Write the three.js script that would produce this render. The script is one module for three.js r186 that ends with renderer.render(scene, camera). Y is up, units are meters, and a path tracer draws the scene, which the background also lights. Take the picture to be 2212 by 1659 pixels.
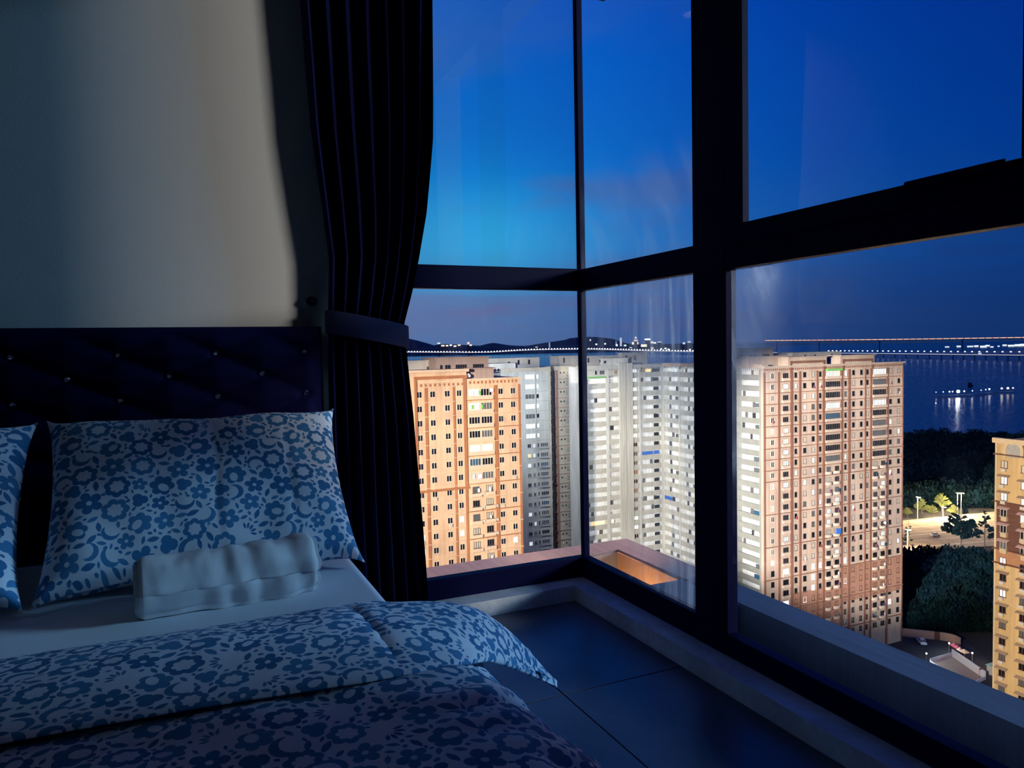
import * as THREE from 'three';
import { RoundedBoxGeometry } from 'three/addons/geometries/RoundedBoxGeometry.js';
import { mergeGeometries, mergeVertices } from 'three/addons/utils/BufferGeometryUtils.js';
import { RectAreaLightUniformsLib } from 'three/addons/lights/RectAreaLightUniformsLib.js';
import { ImprovedNoise } from 'three/addons/math/ImprovedNoise.js';

// ---------------------------------------------------------------- camera, sky, exposure
RectAreaLightUniformsLib.init();
const scene = new THREE.Scene();
const renderer = new THREE.WebGLRenderer({ antialias: true });
renderer.toneMapping = THREE.LinearToneMapping;
renderer.toneMappingExposure = 1.0;
renderer.shadowMap.enabled = true;

const FOCAL = 1600, PW = 2212, PH = 1659, EYE = 1.10;   // a 26 mm phone lens
const camera = new THREE.PerspectiveCamera(2 * Math.atan(PH / 2 / FOCAL) * 180 / Math.PI, PW / PH, 0.02, 30000);
camera.rotation.order = 'YXZ';
camera.rotation.set(-2.8 * Math.PI / 180, -24.4 * Math.PI / 180, -1.13 * Math.PI / 180);
camera.position.set(0, EYE, 0);
camera.updateMatrixWorld(true);
scene.add(camera);

// a pixel gives a direction; the distance comes from the plane that the thing stands on or belongs to
const rayOf = (px, py) => new THREE.Vector3((px - PW / 2) / FOCAL, -(py - PH / 2) / FOCAL, -1).applyQuaternion(camera.quaternion);
const onY = (px, py, y) => { const d = rayOf(px, py); return d.multiplyScalar((y - EYE) / d.y).add(camera.position); };
const onX = (px, py, x) => { const d = rayOf(px, py); return d.multiplyScalar(x / d.x).add(camera.position); };
const onZ = (px, py, z) => { const d = rayOf(px, py); return d.multiplyScalar(z / d.z).add(camera.position); };

// seeded random numbers and noise
let seed = 12345;
const rnd = () => { seed = (seed + 0x6d2b79f5) | 0; let t = Math.imul(seed ^ (seed >>> 15), 1 | seed); t = (t + Math.imul(t ^ (t >>> 7), 61 | t)) ^ t; return ((t ^ (t >>> 14)) >>> 0) / 4294967296; };
const rr = (a, b) => a + (b - a) * rnd();
const perlin = new ImprovedNoise();
const N3 = (x, y, z) => perlin.noise(x, y, z);
const fbm = (x, y, z, o = 4) => { let s = 0, a = 0.5; for (let i = 0; i < o; i++) { s += a * N3(x, y, z); x *= 2.03; y *= 2.03; z *= 2.03; a *= 0.5; } return s; };
const clamp = (x, a = 0, b = 1) => Math.min(b, Math.max(a, x));
const smooth = (a, b, x) => { const t = clamp((x - a) / (b - a)); return t * t * (3 - 2 * t); };
const lerp = (a, b, t) => a + (b - a) * t;

// dusk sky: the last light stands low in the north, the far side is deep blue
{
  const W = 2048, H = 1024, data = new Float32Array(W * H * 4);
  const stops = [[-90, [0.02, 0.05, 0.12]], [0, [0.085, 0.150, 0.330]], [3, [0.075, 0.165, 0.385]], [7.5, [0.040, 0.240, 0.590]], [13, [0.008, 0.190, 0.630]], [26, [0.001, 0.115, 0.590]], [50, [0.001, 0.07, 0.40]], [90, [0.001, 0.05, 0.30]]];
  for (let j = 0; j < H; j++) {
    const el = ((j + 0.5) / H - 0.5) * 180;
    let k = 0; while (k < stops.length - 2 && el > stops[k + 1][0]) k++;
    const t = clamp((el - stops[k][0]) / (stops[k + 1][0] - stops[k][0])), c = [0, 1, 2].map((q) => lerp(stops[k][1][q], stops[k + 1][1][q], t));
    for (let i = 0; i < W; i++) {
      const phi = ((i + 0.5) / W - 0.5) * 2 * Math.PI, e = el * Math.PI / 180;
      const x = Math.cos(phi) * Math.cos(e), y = Math.sin(e), z = Math.sin(phi) * Math.cos(e);
      const az = Math.atan2(x, -z), w = Math.pow(0.5 + 0.5 * Math.cos(az - 0.25), 15.0);
      const high = smooth(35, 80, el), b = lerp(0.37 + 0.76 * w, 0.6, high);
      // thin stretched cloud
      const s = 1 / (0.12 + Math.max(0, y)), cl = fbm(x * s * 1.1 + 4, z * s * 1.1, 2.3, 5), cm = smooth(0.02, 0.32, cl) * smooth(0, 2, el) * (1 - smooth(13, 30, el));
      const st = fbm(az * 2.2, el * 0.55, 7.7, 4), low = smooth(-0.02, 0.22, st) * (1 - smooth(5, 9, el)) * smooth(0.3, 2, el);
      const warm = 0.4 + 0.6 * w;
      const o = (j * W + i) * 4;
      const rgb = [c[0] * b * (0.06 + 0.94 * w), c[1] * b * (0.42 + 0.58 * w), c[2] * b];
      const glo = Math.exp(-Math.pow((az - 0.40) / 0.13, 2) - Math.pow((el - 8.5) / 4.2, 2));
      rgb[0] += 0.004 * glo; rgb[1] += 0.20 * glo; rgb[2] += 0.24 * glo;
      const cloud = [0.120 * (0.04 + 0.96 * w) * b, 0.155 * warm * b, 0.325 * b];
      for (let q = 0; q < 3; q++) data[o + q] = lerp(rgb[q], cloud[q], clamp(0.45 * cm + 0.55 * low));
      data[o + 3] = 1;
    }
  }
  const sky = new THREE.DataTexture(data, W, H, THREE.RGBAFormat, THREE.FloatType);
  sky.mapping = THREE.EquirectangularReflectionMapping; sky.magFilter = THREE.LinearFilter; sky.needsUpdate = true;
  scene.background = sky;
}
const FLOOD = 0.55;       // strength of the floodlights on the mast
const CORRIDOR = 1.6;    // strength of the corridor tubes of the white blocks

// ---------------------------------------------------------------- helpers
const taken = new Map();
const numbered = (n) => { const k = taken.get(n) ?? 0; taken.set(n, k + 1); return k ? n + '_' + String(k).padStart(3, '0') : n; };
const shade = (m) => { m.castShadow = true; m.receiveShadow = true; return m; };
function thing(name, label, category, pos = [0, 0, 0], group) {
  const o = new THREE.Group(); o.name = numbered(name); o.position.set(...pos); scene.add(o);
  o.userData = { label, category }; if (group) o.userData.group = group;
  return o;
}
function struct(name, label, category, pos = [0, 0, 0]) { const o = thing(name, label, category, pos); o.userData.kind = 'structure'; return o; }
function part(parent, name, geo, mat, p = [0, 0, 0], r = [0, 0, 0], s) {
  const m = shade(new THREE.Mesh(geo, mat)); m.name = name; m.position.set(...p); m.rotation.set(...r); if (s) m.scale.set(...s);
  parent.add(m); return m;
}
function single(name, geo, mat, label, category, pos = [0, 0, 0], group, kind) {
  const m = shade(new THREE.Mesh(geo, mat)); m.name = numbered(name); m.position.set(...pos); scene.add(m);
  m.userData = { label, category }; if (group) m.userData.group = group; if (kind) m.userData.kind = kind;
  return m;
}
// a box with uv in metres; at is its centre
function box(w, h, d, x = 0, y = 0, z = 0) {
  const g = new THREE.BoxGeometry(w, h, d), uv = g.attributes.uv, n = g.attributes.normal, p = g.attributes.position;
  for (let i = 0; i < uv.count; i++) {
    const ax = Math.abs(n.getX(i)), ay = Math.abs(n.getY(i));
    uv.setXY(i, ax > 0.5 ? p.getZ(i) + z : p.getX(i) + x, ay > 0.5 ? p.getZ(i) + z : p.getY(i) + y);
  }
  return g.translate(x, y, z);
}
const span = (x0, x1, y0, y1, z0, z1) => box(Math.abs(x1 - x0), Math.abs(y1 - y0), Math.abs(z1 - z0), (x0 + x1) / 2, (y0 + y1) / 2, (z0 + z1) / 2);
const UNIT = new THREE.BoxGeometry(1, 1, 1);
const rbox = (w, h, d, r = 0.01, seg = 2) => new RoundedBoxGeometry(w, h, d, seg, r);
function tex(w, h, fn, srgb = true) {
  const d = new Uint8Array(w * h * 4);
  for (let j = 0; j < h; j++) for (let i = 0; i < w; i++) { const c = fn(i / w, j / h); const o = (j * w + i) * 4; for (let q = 0; q < 3; q++) d[o + q] = clamp(c[q]) * 255; d[o + 3] = 255; }
  const t = new THREE.DataTexture(d, w, h, THREE.RGBAFormat); t.wrapS = t.wrapT = THREE.RepeatWrapping; t.magFilter = THREE.LinearFilter;
  if (srgb) t.colorSpace = THREE.SRGBColorSpace; t.needsUpdate = true; return t;
}
// noise that repeats at the edge of the texture
const tile = (u, v, f, sd = 0, o = 4) => { const a = u * 2 * Math.PI, b = v * 2 * Math.PI, k = f / (2 * Math.PI); return fbm(Math.cos(a) * k + 11 + sd, Math.sin(a) * k + Math.cos(b) * k * 1.0 + 5, Math.sin(b) * k + sd * 1.7, o); };
const rep = (t, x, y = x) => { const c = t.clone(); c.repeat.set(x, y); c.needsUpdate = true; return c; };
const std = (rgb, roughness = 0.8, extra = {}) => { const m = new THREE.MeshStandardMaterial({ roughness, ...extra }); m.color.setRGB(...rgb); return m; };
const phys = (rgb, roughness = 0.8, extra = {}) => { const m = new THREE.MeshPhysicalMaterial({ roughness, ...extra }); m.color.setRGB(...rgb); return m; };
const glow = (rgb, k) => { const m = std([0.6, 0.6, 0.6], 0.6); m.emissive.setRGB(...rgb); m.emissiveIntensity = k; return m; };

const grain = tex(256, 256, (u, v) => { const n = 0.5 + 0.5 * tile(u, v, 40, 3, 3); return [n, n, n]; }, false);
const blotch = tex(256, 256, (u, v) => { const n = 0.86 + 0.22 * tile(u, v, 5, 1, 5) + 0.10 * tile(u, v, 38, 2, 2); return [n, n, n]; });
const stain = tex(256, 512, (u, v) => { const s = tile(u * 1.0, v, 4, 9, 4), k = fbm(u * 34, v * 2.0, 3, 3), n = 0.90 + 0.15 * s + 0.12 * k; return [n, n * 0.995, n * 0.985]; });
const weave = tex(128, 128, (u, v) => { const a = Math.sin(u * 2 * Math.PI * 32) * Math.sin(v * 2 * Math.PI * 32); const n = 0.5 + 0.35 * a + 0.15 * tile(u, v, 20, 4, 2); return [n, n, n]; }, false);
const pile = tex(256, 256, (u, v) => { const n = 0.5 + 0.6 * tile(u, v, 60, 6, 3); return [n, n, n]; }, false);

// ---------------------------------------------------------------- room materials
const M = {
  plaster: std([0.50, 0.50, 0.485], 0.92, { bumpMap: rep(grain, 6), bumpScale: 0.0006 }),
  ceiling: std([0.62, 0.62, 0.61], 0.95, { bumpMap: rep(grain, 5), bumpScale: 0.0005 }),
  kerb: std([0.80, 0.82, 0.84], 0.65, { bumpMap: rep(grain, 8), bumpScale: 0.0006, map: rep(blotch, 1.2) }),
  alu: phys([0.002, 0.003, 0.030], 0.5, { specularIntensity: 0.10, bumpMap: rep(grain, 30), bumpScale: 0.0001 }),
  gasket: std([0.004, 0.004, 0.006], 0.8),
  tile: std([0.075, 0.09, 0.13], 0.32, { map: rep(blotch, 1.3), bumpMap: rep(grain, 3), bumpScale: 0.0003 }),
  grout: std([0.02, 0.022, 0.026], 0.95),
  glass: phys([1, 1, 1], 0.0, { transmission: 1, thickness: 0, ior: 1.45 }),
  mirrorGlass: phys([1, 1, 1], 0.0, { transmission: 1, thickness: 0, ior: 3.1 }),
  curtain: phys([0.003, 0.004, 0.036], 1.0, { bumpMap: rep(weave, 14), bumpScale: 0.0004, specularIntensity: 0.15 }),
  strap: phys([0.008, 0.012, 0.070], 0.9, { bumpMap: rep(weave, 14), bumpScale: 0.0004 }),
  leather: phys([0.002, 0.002, 0.030], 0.75, { specularIntensity: 0.12, bumpMap: rep(grain, 12), bumpScale: 0.0006 }),
  crystal: phys([0.9, 0.93, 1.0], 0.03, { metalness: 1.0 }),
  sheet: phys([0.80, 0.82, 0.88], 0.9, { sheen: 0.3, sheenRoughness: 0.6, bumpMap: rep(weave, 40), bumpScale: 0.0002 }),
  towel: phys([0.80, 0.79, 0.80], 1.0, { sheen: 0.5, sheenRoughness: 0.8, bumpMap: rep(pile, 14), bumpScale: 0.0012 }),
  baseFabric: std([0.010, 0.011, 0.018], 0.9, { bumpMap: rep(weave, 20), bumpScale: 0.0003 }),
  steel: std([0.35, 0.36, 0.38], 0.35, { metalness: 1 }),
};

// printed cotton: white ground with blue flowers, leaves and curls
const floral = (() => {
  const S = 1024, cv = document.createElement('canvas'); cv.width = cv.height = S; const c = cv.getContext('2d');
  c.fillStyle = 'rgb(238,239,245)'; c.fillRect(0, 0, S, S);
  const inks = ['rgb(62,132,180)', 'rgb(54,120,170)', 'rgb(74,142,188)'], ground = 'rgb(238,239,245)';
  const petals = (n, r, R, fill) => { c.beginPath(); for (let k = 0; k <= 90; k++) { const a = k / 90 * 2 * Math.PI, q = lerp(r, R, Math.pow(Math.abs(Math.cos(a * n / 2)), 0.7)); c.lineTo(Math.cos(a) * q, Math.sin(a) * q); } c.closePath(); if (fill) c.fill(); };
  const leaf = (l, w) => { c.beginPath(); c.moveTo(-l, 0); c.quadraticCurveTo(0, -w * 1.5, l, 0); c.quadraticCurveTo(0, w * 1.5, -l, 0); c.fill(); };
  const kinds = {
    full: (s) => { petals(5, 0.52 * s, s, true); c.fillStyle = ground; c.beginPath(); c.arc(0, 0, 0.20 * s, 0, 7); c.fill(); },
    ring: (s) => { petals(7, 0.84 * s, 1.06 * s, true); c.fillStyle = ground; petals(7, 0.44 * s, 0.60 * s, true); },
    half: (s) => { petals(6, 0.7 * s, s, true); c.fillStyle = ground; c.beginPath(); c.ellipse(0.15 * s, 0.2 * s, 0.48 * s, 0.34 * s, 0.5, 0, 7); c.fill(); },
    blob: (s) => { petals(3, 0.62 * s, s, true); },
    curl: (s) => { c.lineCap = 'round'; for (let k = 0; k < 24; k++) { const a = k / 24 * 3.3; c.beginPath(); c.arc(Math.cos(a) * s * 0.8, Math.sin(a) * s * 0.8 - s * 0.4, s * (0.05 + 0.20 * Math.sin(k / 24 * Math.PI)), 0, 7); c.fill(); } },
    spray: (s) => { for (let k = -2; k <= 2; k++) { c.save(); c.rotate(k * 0.5); c.translate(s * 0.62, 0); leaf(s * 0.30, s * 0.15); c.restore(); } },
    leaf: (s) => leaf(s, s * 0.55),
    dot: (s) => { c.beginPath(); c.ellipse(0, 0, s, s * 0.7, 0, 0, 7); c.fill(); },
  };
  const plan = [['ring', 66, 9], ['full', 64, 14], ['half', 62, 10], ['curl', 58, 10], ['spray', 70, 8], ['blob', 50, 16], ['full', 44, 22], ['leaf', 34, 90], ['leaf', 25, 140], ['leaf', 17, 120], ['dot', 11, 100]];
  const put = [];
  for (const [kind, size, n] of plan) {
    for (let i = 0, tries = 0; i < n && tries < 3000; tries++) {
      const s = size * rr(0.88, 1.12), x = rnd() * S, y = rnd() * S, keep = kind === 'leaf' || kind === 'dot' ? s * 0.8 : kind === 'curl' ? s * 0.72 : s;
      const clear = put.every(([a, b, r]) => { const dx = Math.abs(a - x), dy = Math.abs(b - y); return Math.hypot(Math.min(dx, S - dx), Math.min(dy, S - dy)) > r + keep + 1.5; });
      if (!clear) continue;
      put.push([x, y, keep]); i++;
      const turn = rnd() * 6.283, ink = inks[(rnd() * 3) | 0];
      for (const ox of [-S, 0, S]) for (const oy of [-S, 0, S]) {
        if (x + ox < -150 || x + ox > S + 150 || y + oy < -150 || y + oy > S + 150) continue;
        c.save(); c.translate(x + ox, y + oy); c.rotate(turn); c.fillStyle = ink; kinds[kind](s); c.restore();
      }
    }
  }
  const t = new THREE.CanvasTexture(cv); t.colorSpace = THREE.SRGBColorSpace; t.wrapS = t.wrapT = THREE.RepeatWrapping; t.magFilter = THREE.LinearFilter; return t;
})();
M.floral = phys([0.92, 0.97, 1.0], 0.9, { map: rep(floral, 1 / 0.50), bumpMap: rep(weave, 40), bumpScale: 0.00015, sheen: 0.2, sheenRoughness: 0.6 });

// ---------------------------------------------------------------- room shell
const ZN = -2.87, XE = 1.63, CEIL = 3.05, HEAD = 2.92, SILL = 0.168, TR0 = 1.343, TR1 = 1.442, WEST = -2.5, SOUTH = 1.5, KERB = 0.065;
{
  const floor = struct('floor', 'dark blue grey tiled bedroom floor with thin joints', 'floor');
  part(floor, 'screed', span(WEST - 0.2, XE + 0.1, -0.25, -0.004, ZN - 0.08, SOUTH + 0.2), M.grout);
  // tiles of 80 cm, joints 4 mm; one crossing lies at (1.08, -2.03)
  const T = 0.8, J = 0.004, x1 = 1.54, z0 = -2.776;
  for (let i = 1; i > -6; i--) for (let k = -1; k < 6; k++) {
    const ax = Math.max(WEST, 1.08 + (i - 1) * T), bx = Math.min(x1, 1.08 + i * T), az = Math.max(z0, -2.03 + k * T), bz = Math.min(SOUTH, -2.03 + (k + 1) * T);
    if (bx - ax < 0.05 || bz - az < 0.05) continue;
    const g = rbox(bx - ax - J, 0.012, bz - az - J, 0.0015, 1), p = g.attributes.position, uv = g.attributes.uv;
    for (let q = 0; q < uv.count; q++) uv.setXY(q, p.getX(q) + i * 3.7, p.getZ(q) + k * 2.9);
    part(floor, 'tile', g, M.tile, [(ax + bx) / 2, -0.006, (az + bz) / 2]);
  }
  const ceil = struct('ceiling', 'plain pale ceiling above the bed and windows', 'ceiling');
  part(ceil, 'slab', span(WEST - 0.2, XE + 0.25, CEIL, CEIL + 0.2, ZN - 0.2, SOUTH + 0.2), M.ceiling);
  const wn = struct('wall_north', 'pale plaster wall behind the headboard', 'wall');
  part(wn, 'plaster', span(WEST - 0.2, 0.60, -0.25, CEIL, ZN - 0.2, ZN), M.plaster);
  part(wn, 'lintel', span(0.60, XE + 0.25, HEAD + 0.06, CEIL, ZN - 0.2, ZN), M.plaster);
  const ww = struct('wall_west', 'plain plaster wall on the far side of the bed', 'wall');
  part(ww, 'plaster', span(WEST - 0.2, WEST, -0.25, CEIL, ZN, SOUTH), M.plaster);
  const ws = struct('wall_south', 'plain plaster wall facing the headboard', 'wall');
  part(ws, 'plaster', span(WEST - 0.2, XE + 0.25, -0.25, CEIL, SOUTH, SOUTH + 0.2), M.plaster);
  const we = struct('wall_east', 'narrow plaster wall between the wide window and the room corner', 'wall');
  part(we, 'plaster', span(XE, XE + 0.25, -0.25, CEIL, -0.87, SOUTH), M.plaster);
  part(we, 'lintel', span(XE, XE + 0.25, HEAD + 0.06, CEIL, ZN, -0.87), M.plaster);
  // the low upstand that the windows stand on
  const k1 = struct('trim_1', 'low painted upstand under the window beside the curtain', 'upstand');
  part(k1, 'kerb', span(-0.2, XE + 0.1, -0.004, KERB, ZN - 0.1, -2.776), M.kerb);
  const k2 = struct('trim_2', 'low painted upstand under the long window row', 'upstand');
  part(k2, 'kerb', span(1.54, XE + 0.1, -0.004, KERB, -2.776, SOUTH), M.kerb);
}

// a film of dried smears on a pane; matter that scatters the light falling through it
const smear = (fn) => { const t = tex(256, 256, (u, v) => { const a = clamp(fn(u, v)); return [a, a, a]; }, false); t.wrapS = t.wrapT = THREE.ClampToEdgeWrapping; return phys([0.62, 0.66, 0.74], 1.0, { transmission: 0.85, thickness: 0, transparent: true, alphaMap: t }); };
const streak = (u, v, f, g, z) => Math.pow(clamp(0.5 + 1.3 * fbm(u * f, v * g, z, 4)), 2);
const films = {
  north: smear((u, v) => 0.20 * streak(u, v, 3, 2.5, 1) * smooth(0, 0.5, v) + 0.10 * smooth(0.04, 0, Math.abs(Math.hypot(u - 0.45, (v - 0.32) * 1.5) - 0.36)) * (0.4 + streak(u, v, 9, 9, 2)) + 0.10 * streak(u, v, 30, 3, 9) * smooth(0.85, 1, u)),
  east: smear((u, v) => 0.34 * streak(u, v, 26, 3.2, 3) * smooth(0.25, 0.95, u + 0.25 * v) + 0.26 * streak(u, v, 4, 4, 4) * smooth(0.35, 0.8, v) + 0.16 * streak(u, v, 40, 5, 8) * (1 - smooth(0, 0.35, v)) * smooth(0.4, 0.8, u)),
  eastUp: smear((u, v) => 0.24 * streak(u, v + u * 0.6, 3, 6, 5) * (1 - smooth(0.05, 0.35, v)) + 0.07 * streak(u, v, 30, 4, 5.5) * (1 - smooth(0, 0.1, v))),
  wide: smear((u, v) => { const corner = 1 - smooth(0.12, 0.34, u + (1 - v) * 0.42 + 0.12 * fbm(u * 6, v * 6, 1)); return 0.62 * corner * (0.25 + streak(u + v * 0.25, v, 9, 5, 6)) * smooth(0.25, 0.6, v) + 0.05 * streak(u, v, 18, 14, 7) * (1 - smooth(0.2, 0.6, u)); }),
};
const panels = (P, axis, a0, a1, y0, y1, film, at) => {
  // axis x: pane across x at z = at; axis z: pane across z at x = at
  const w = a1 - a0, h = y1 - y0, g = new THREE.PlaneGeometry(w, h), mid = (a0 + a1) / 2, ym = (y0 + y1) / 2;
  const p = axis === 'x' ? part(P, 'pane', g, M.glass, [mid, ym, at]) : part(P, 'pane', g, M.glass, [at, ym, mid], [0, -Math.PI / 2, 0]);
  if (film === films.wide) { const f = new THREE.PlaneGeometry(w * 0.5, h * 0.8), q = f.attributes.uv; for (let i = 0; i < q.count; i++) q.setXY(i, q.getX(i) * 0.5, 0.2 + q.getY(i) * 0.8); part(p, 'smear_film', f, film, [-w / 4, h * 0.1, 0.004]); } else if (film) part(p, 'smear_film', g, film, [0, 0, 0.004]);
  return p;
};
{
  const D = 0.045, zi = ZN, zo = ZN - D, xo = XE + D;
  const w1 = struct('window_1', 'tall dark framed corner window beside the curtain', 'window');
  const rail = (n, x0, x1, y0, y1) => part(w1, n, rbox(x1 - x0, y1 - y0, D, 0.003, 1), M.alu, [(x0 + x1) / 2, (y0 + y1) / 2, (zi + zo) / 2]);
  rail('bottom_rail', 0.60, XE + 0.02, KERB, 0.153); rail('transom', 0.66, XE + 0.02, 1.347, TR1); rail('head_rail', 0.60, XE + 0.02, HEAD, HEAD + 0.06); rail('jamb', 0.60, 0.66, 0.153, HEAD);
  part(w1, 'corner_post', rbox(0.03, HEAD + 0.06 - KERB, 0.03, 0.003, 1), M.alu, [1.658, (HEAD + 0.06 + KERB) / 2, -2.887]);
  panels(w1, 'x', 0.65, 1.655, 0.14, 1.36, films.north, ZN - 0.025);
  panels(w1, 'x', 0.65, 1.655, TR1 - 0.01, HEAD + 0.01, null, ZN - 0.025).material = M.mirrorGlass;

  const side = (P) => (n, z0, z1, y0, y1, x0 = XE, x1 = xo) => part(P, n, rbox(x1 - x0, y1 - y0, z1 - z0, 0.003, 1), M.alu, [(x0 + x1) / 2, (y0 + y1) / 2, (z0 + z1) / 2]);
  const w2 = struct('window_2', 'narrow dark framed window between corner post and broad pillar', 'window'), r2 = side(w2);
  r2('bottom_rail', -2.875, -2.06, KERB, 0.155); r2('transom', -2.875, -2.06, 1.345, 1.437); r2('head_rail', -2.875, -2.06, HEAD, HEAD + 0.06);
  panels(w2, 'z', -2.885, -2.05, 0.14, 1.36, films.east, XE + 0.025);
  panels(w2, 'z', -2.885, -2.05, 1.43, HEAD + 0.01, films.eastUp, XE + 0.025);
  const col = struct('pillar', 'broad dark pillar between the two side windows', 'pillar');
  part(col, 'cladding', rbox(D + 0.004, HEAD + 0.06 - KERB, 0.16, 0.003, 1), M.alu, [XE + D / 2, (HEAD + 0.06 + KERB) / 2, -1.99]);

  const w3 = struct('window_3', 'wide dark framed side window with opening sash above', 'window'), r3 = side(w3);
  r3('bottom_rail', -1.91, -0.87, KERB, 0.136); r3('transom', -1.91, -0.87, 1.340, 1.42); r3('head_rail', -1.91, -0.87, HEAD, HEAD + 0.06);
  r3('jamb', -1.92, -1.906, 0.136, HEAD); r3('jamb', -0.93, -0.87, 0.136, HEAD);
  // the upper light is a sash with its own frame
  r3('sash_rail', -1.906, -0.93, 1.415, 1.476, XE - 0.006, XE + 0.022); r3('sash_rail', -1.906, -0.93, HEAD - 0.055, HEAD, XE - 0.006, XE + 0.022);
  r3('sash_stile', -1.906, -1.820, 1.476, HEAD - 0.055, XE - 0.006, XE + 0.022); r3('sash_stile', -0.985, -0.93, 1.476, HEAD - 0.055, XE - 0.006, XE + 0.022);
  const hd = part(w3, 'sash_handle', rbox(0.012, 0.02, 0.24, 0.005, 2), M.alu, [XE - 0.014, 1.470, -1.13]);
  part(hd, 'handle_base', rbox(0.012, 0.02, 0.05, 0.004, 2), M.alu, [0.006, -0.01, 0]);
  panels(w3, 'z', -1.915, -0.92, 0.13, 1.35, films.wide, XE + 0.028);
  panels(w3, 'z', -1.83, -0.98, 1.47, HEAD - 0.05, null, XE + 0.010);
}

// ---------------------------------------------------------------- bed
const BEDR = 0.49, BEDL = -1.22, TOP = 0.45, FOOT = -0.66;
// a closed cushion-like shell over a sheet P(u, v); t(u, v) is its thickness, uv in metres
function shell(P, nu, nv, T, uvOf) {
  const pos = [], uv = [], idx = [], row = nu + 1, e = 1e-3;
  const nrm = (u, v) => { const a = P(clamp(u + e), v).sub(P(clamp(u - e), v)), b = P(u, clamp(v + e)).sub(P(u, clamp(v - e))); return b.cross(a).normalize(); };
  for (const s of [1, 0]) for (let j = 0; j <= nv; j++) for (let i = 0; i <= nu; i++) {
    const u = i / nu, v = j / nv, p = P(u, v); if (s) p.addScaledVector(nrm(u, v), T(u, v)); pos.push(p.x, p.y, p.z); uv.push(...uvOf(u, v));
  }
  const at = (s, i, j) => (s ? 0 : row * (nv + 1)) + j * row + i;
  for (let j = 0; j < nv; j++) for (let i = 0; i < nu; i++) {
    idx.push(at(1, i, j), at(1, i, j + 1), at(1, i + 1, j), at(1, i + 1, j), at(1, i, j + 1), at(1, i + 1, j + 1));
    idx.push(at(0, i, j), at(0, i + 1, j), at(0, i, j + 1), at(0, i + 1, j), at(0, i + 1, j + 1), at(0, i, j + 1));
  }
  const rim = (a, b) => { idx.push(at(1, ...a), at(1, ...b), at(0, ...a), at(1, ...b), at(0, ...b), at(0, ...a)); };
  for (let i = 0; i < nu; i++) { rim([i, 0], [i + 1, 0]); rim([i + 1, nv], [i, nv]); }
  for (let j = 0; j < nv; j++) { rim([0, j + 1], [0, j]); rim([nu, j], [nu, j + 1]); }
  const g = new THREE.BufferGeometry(); g.setAttribute('position', new THREE.Float32BufferAttribute(pos, 3)); g.setAttribute('uv', new THREE.Float32BufferAttribute(uv, 2)); g.setIndex(idx); g.computeVertexNormals(); return g;
}
{
  const bed = thing('bed', 'upholstered double bed with tall dark tufted headboard', 'bed', [0, 0, 0]);
  part(bed, 'base', rbox(BEDR - BEDL - 0.04, 0.20, FOOT + 2.72, 0.02, 3), M.baseFabric, [(BEDR + BEDL) / 2, 0.15, (FOOT - 2.72) / 2]);
  for (const x of [BEDL + 0.12, BEDR - 0.12]) for (const z of [-2.6, FOOT - 0.15]) part(bed, 'leg', new THREE.CylinderGeometry(0.03, 0.022, 0.06, 16), M.alu, [x, 0.03, z]);
  // diamond tufted headboard; two of its crystal buttons catch the light
  const hx0 = BEDL - 0.04, hx1 = 0.495, hy1 = 1.193, hy0 = 0.05, HF = -2.735, dx = 0.15, dy = 0.075, bx = 0.13, by = 0.95;
  const tuft = (x, y) => {   // depth of the padding in front of the board
    const a = (x - bx) / dx, b = (y - by) / dy, p = (a + b) / 2, q = (a - b) / 2, fp = Math.abs(p - Math.round(p)), fq = Math.abs(q - Math.round(q));
    const seam = Math.min(fp, fq), spot = Math.hypot(fp, fq), edge = Math.min(hy1 - y, hx1 - x, x - hx0);
    return 0.055 * Math.sqrt(clamp(edge / 0.05)) * (0.55 + 0.45 * Math.pow(smooth(0, 0.5, seam), 0.6)) - 0.018 * smooth(0.22, 0, spot) * smooth(0, 0.08, edge);
  };
  const g = new THREE.PlaneGeometry(hx1 - hx0, hy1 - 0.40, 200, 92), p = g.attributes.position, uv = g.attributes.uv;
  for (let i = 0; i < p.count; i++) { const x = p.getX(i) + (hx0 + hx1) / 2, y = p.getY(i) + (hy1 + 0.40) / 2; p.setXYZ(i, x, y, HF - 0.055 + tuft(x, y)); uv.setXY(i, x, y); }
  g.computeVertexNormals();
  const hb = part(bed, 'headboard', span(hx0, hx1, hy0, hy1, ZN + 0.005, HF - 0.052), M.leather);
  part(hb, 'padding', g, M.leather);
  const bg = new THREE.IcosahedronGeometry(0.013, 1).scale(1, 1, 0.7); bg.computeVertexNormals();
  for (let r = -6; r < 4; r++) for (let k = -9; k < 4; k++) {
    if ((r + k) & 1) continue; const x = bx + k * dx, y = by + r * dy; if (x < hx0 + 0.07 || x > hx1 - 0.05 || y > hy1 - 0.07 || y < 0.55) continue;
    part(hb, 'button', bg, M.crystal, [x, y, HF - 0.055 + tuft(x, y) + 0.004], [0.35, 0.5, (r * 7 + k * 3) % 5]);
  }
  const mt = thing('mattress', 'thick mattress under a smooth white fitted sheet', 'mattress', [(BEDR + BEDL) / 2, 0, (FOOT - 2.73) / 2]);
  part(mt, 'fitted_sheet', rbox(BEDR - BEDL, 0.20, FOOT + 2.73, 0.035, 6), M.sheet, [0, TOP - 0.10, 0]);
}
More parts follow.
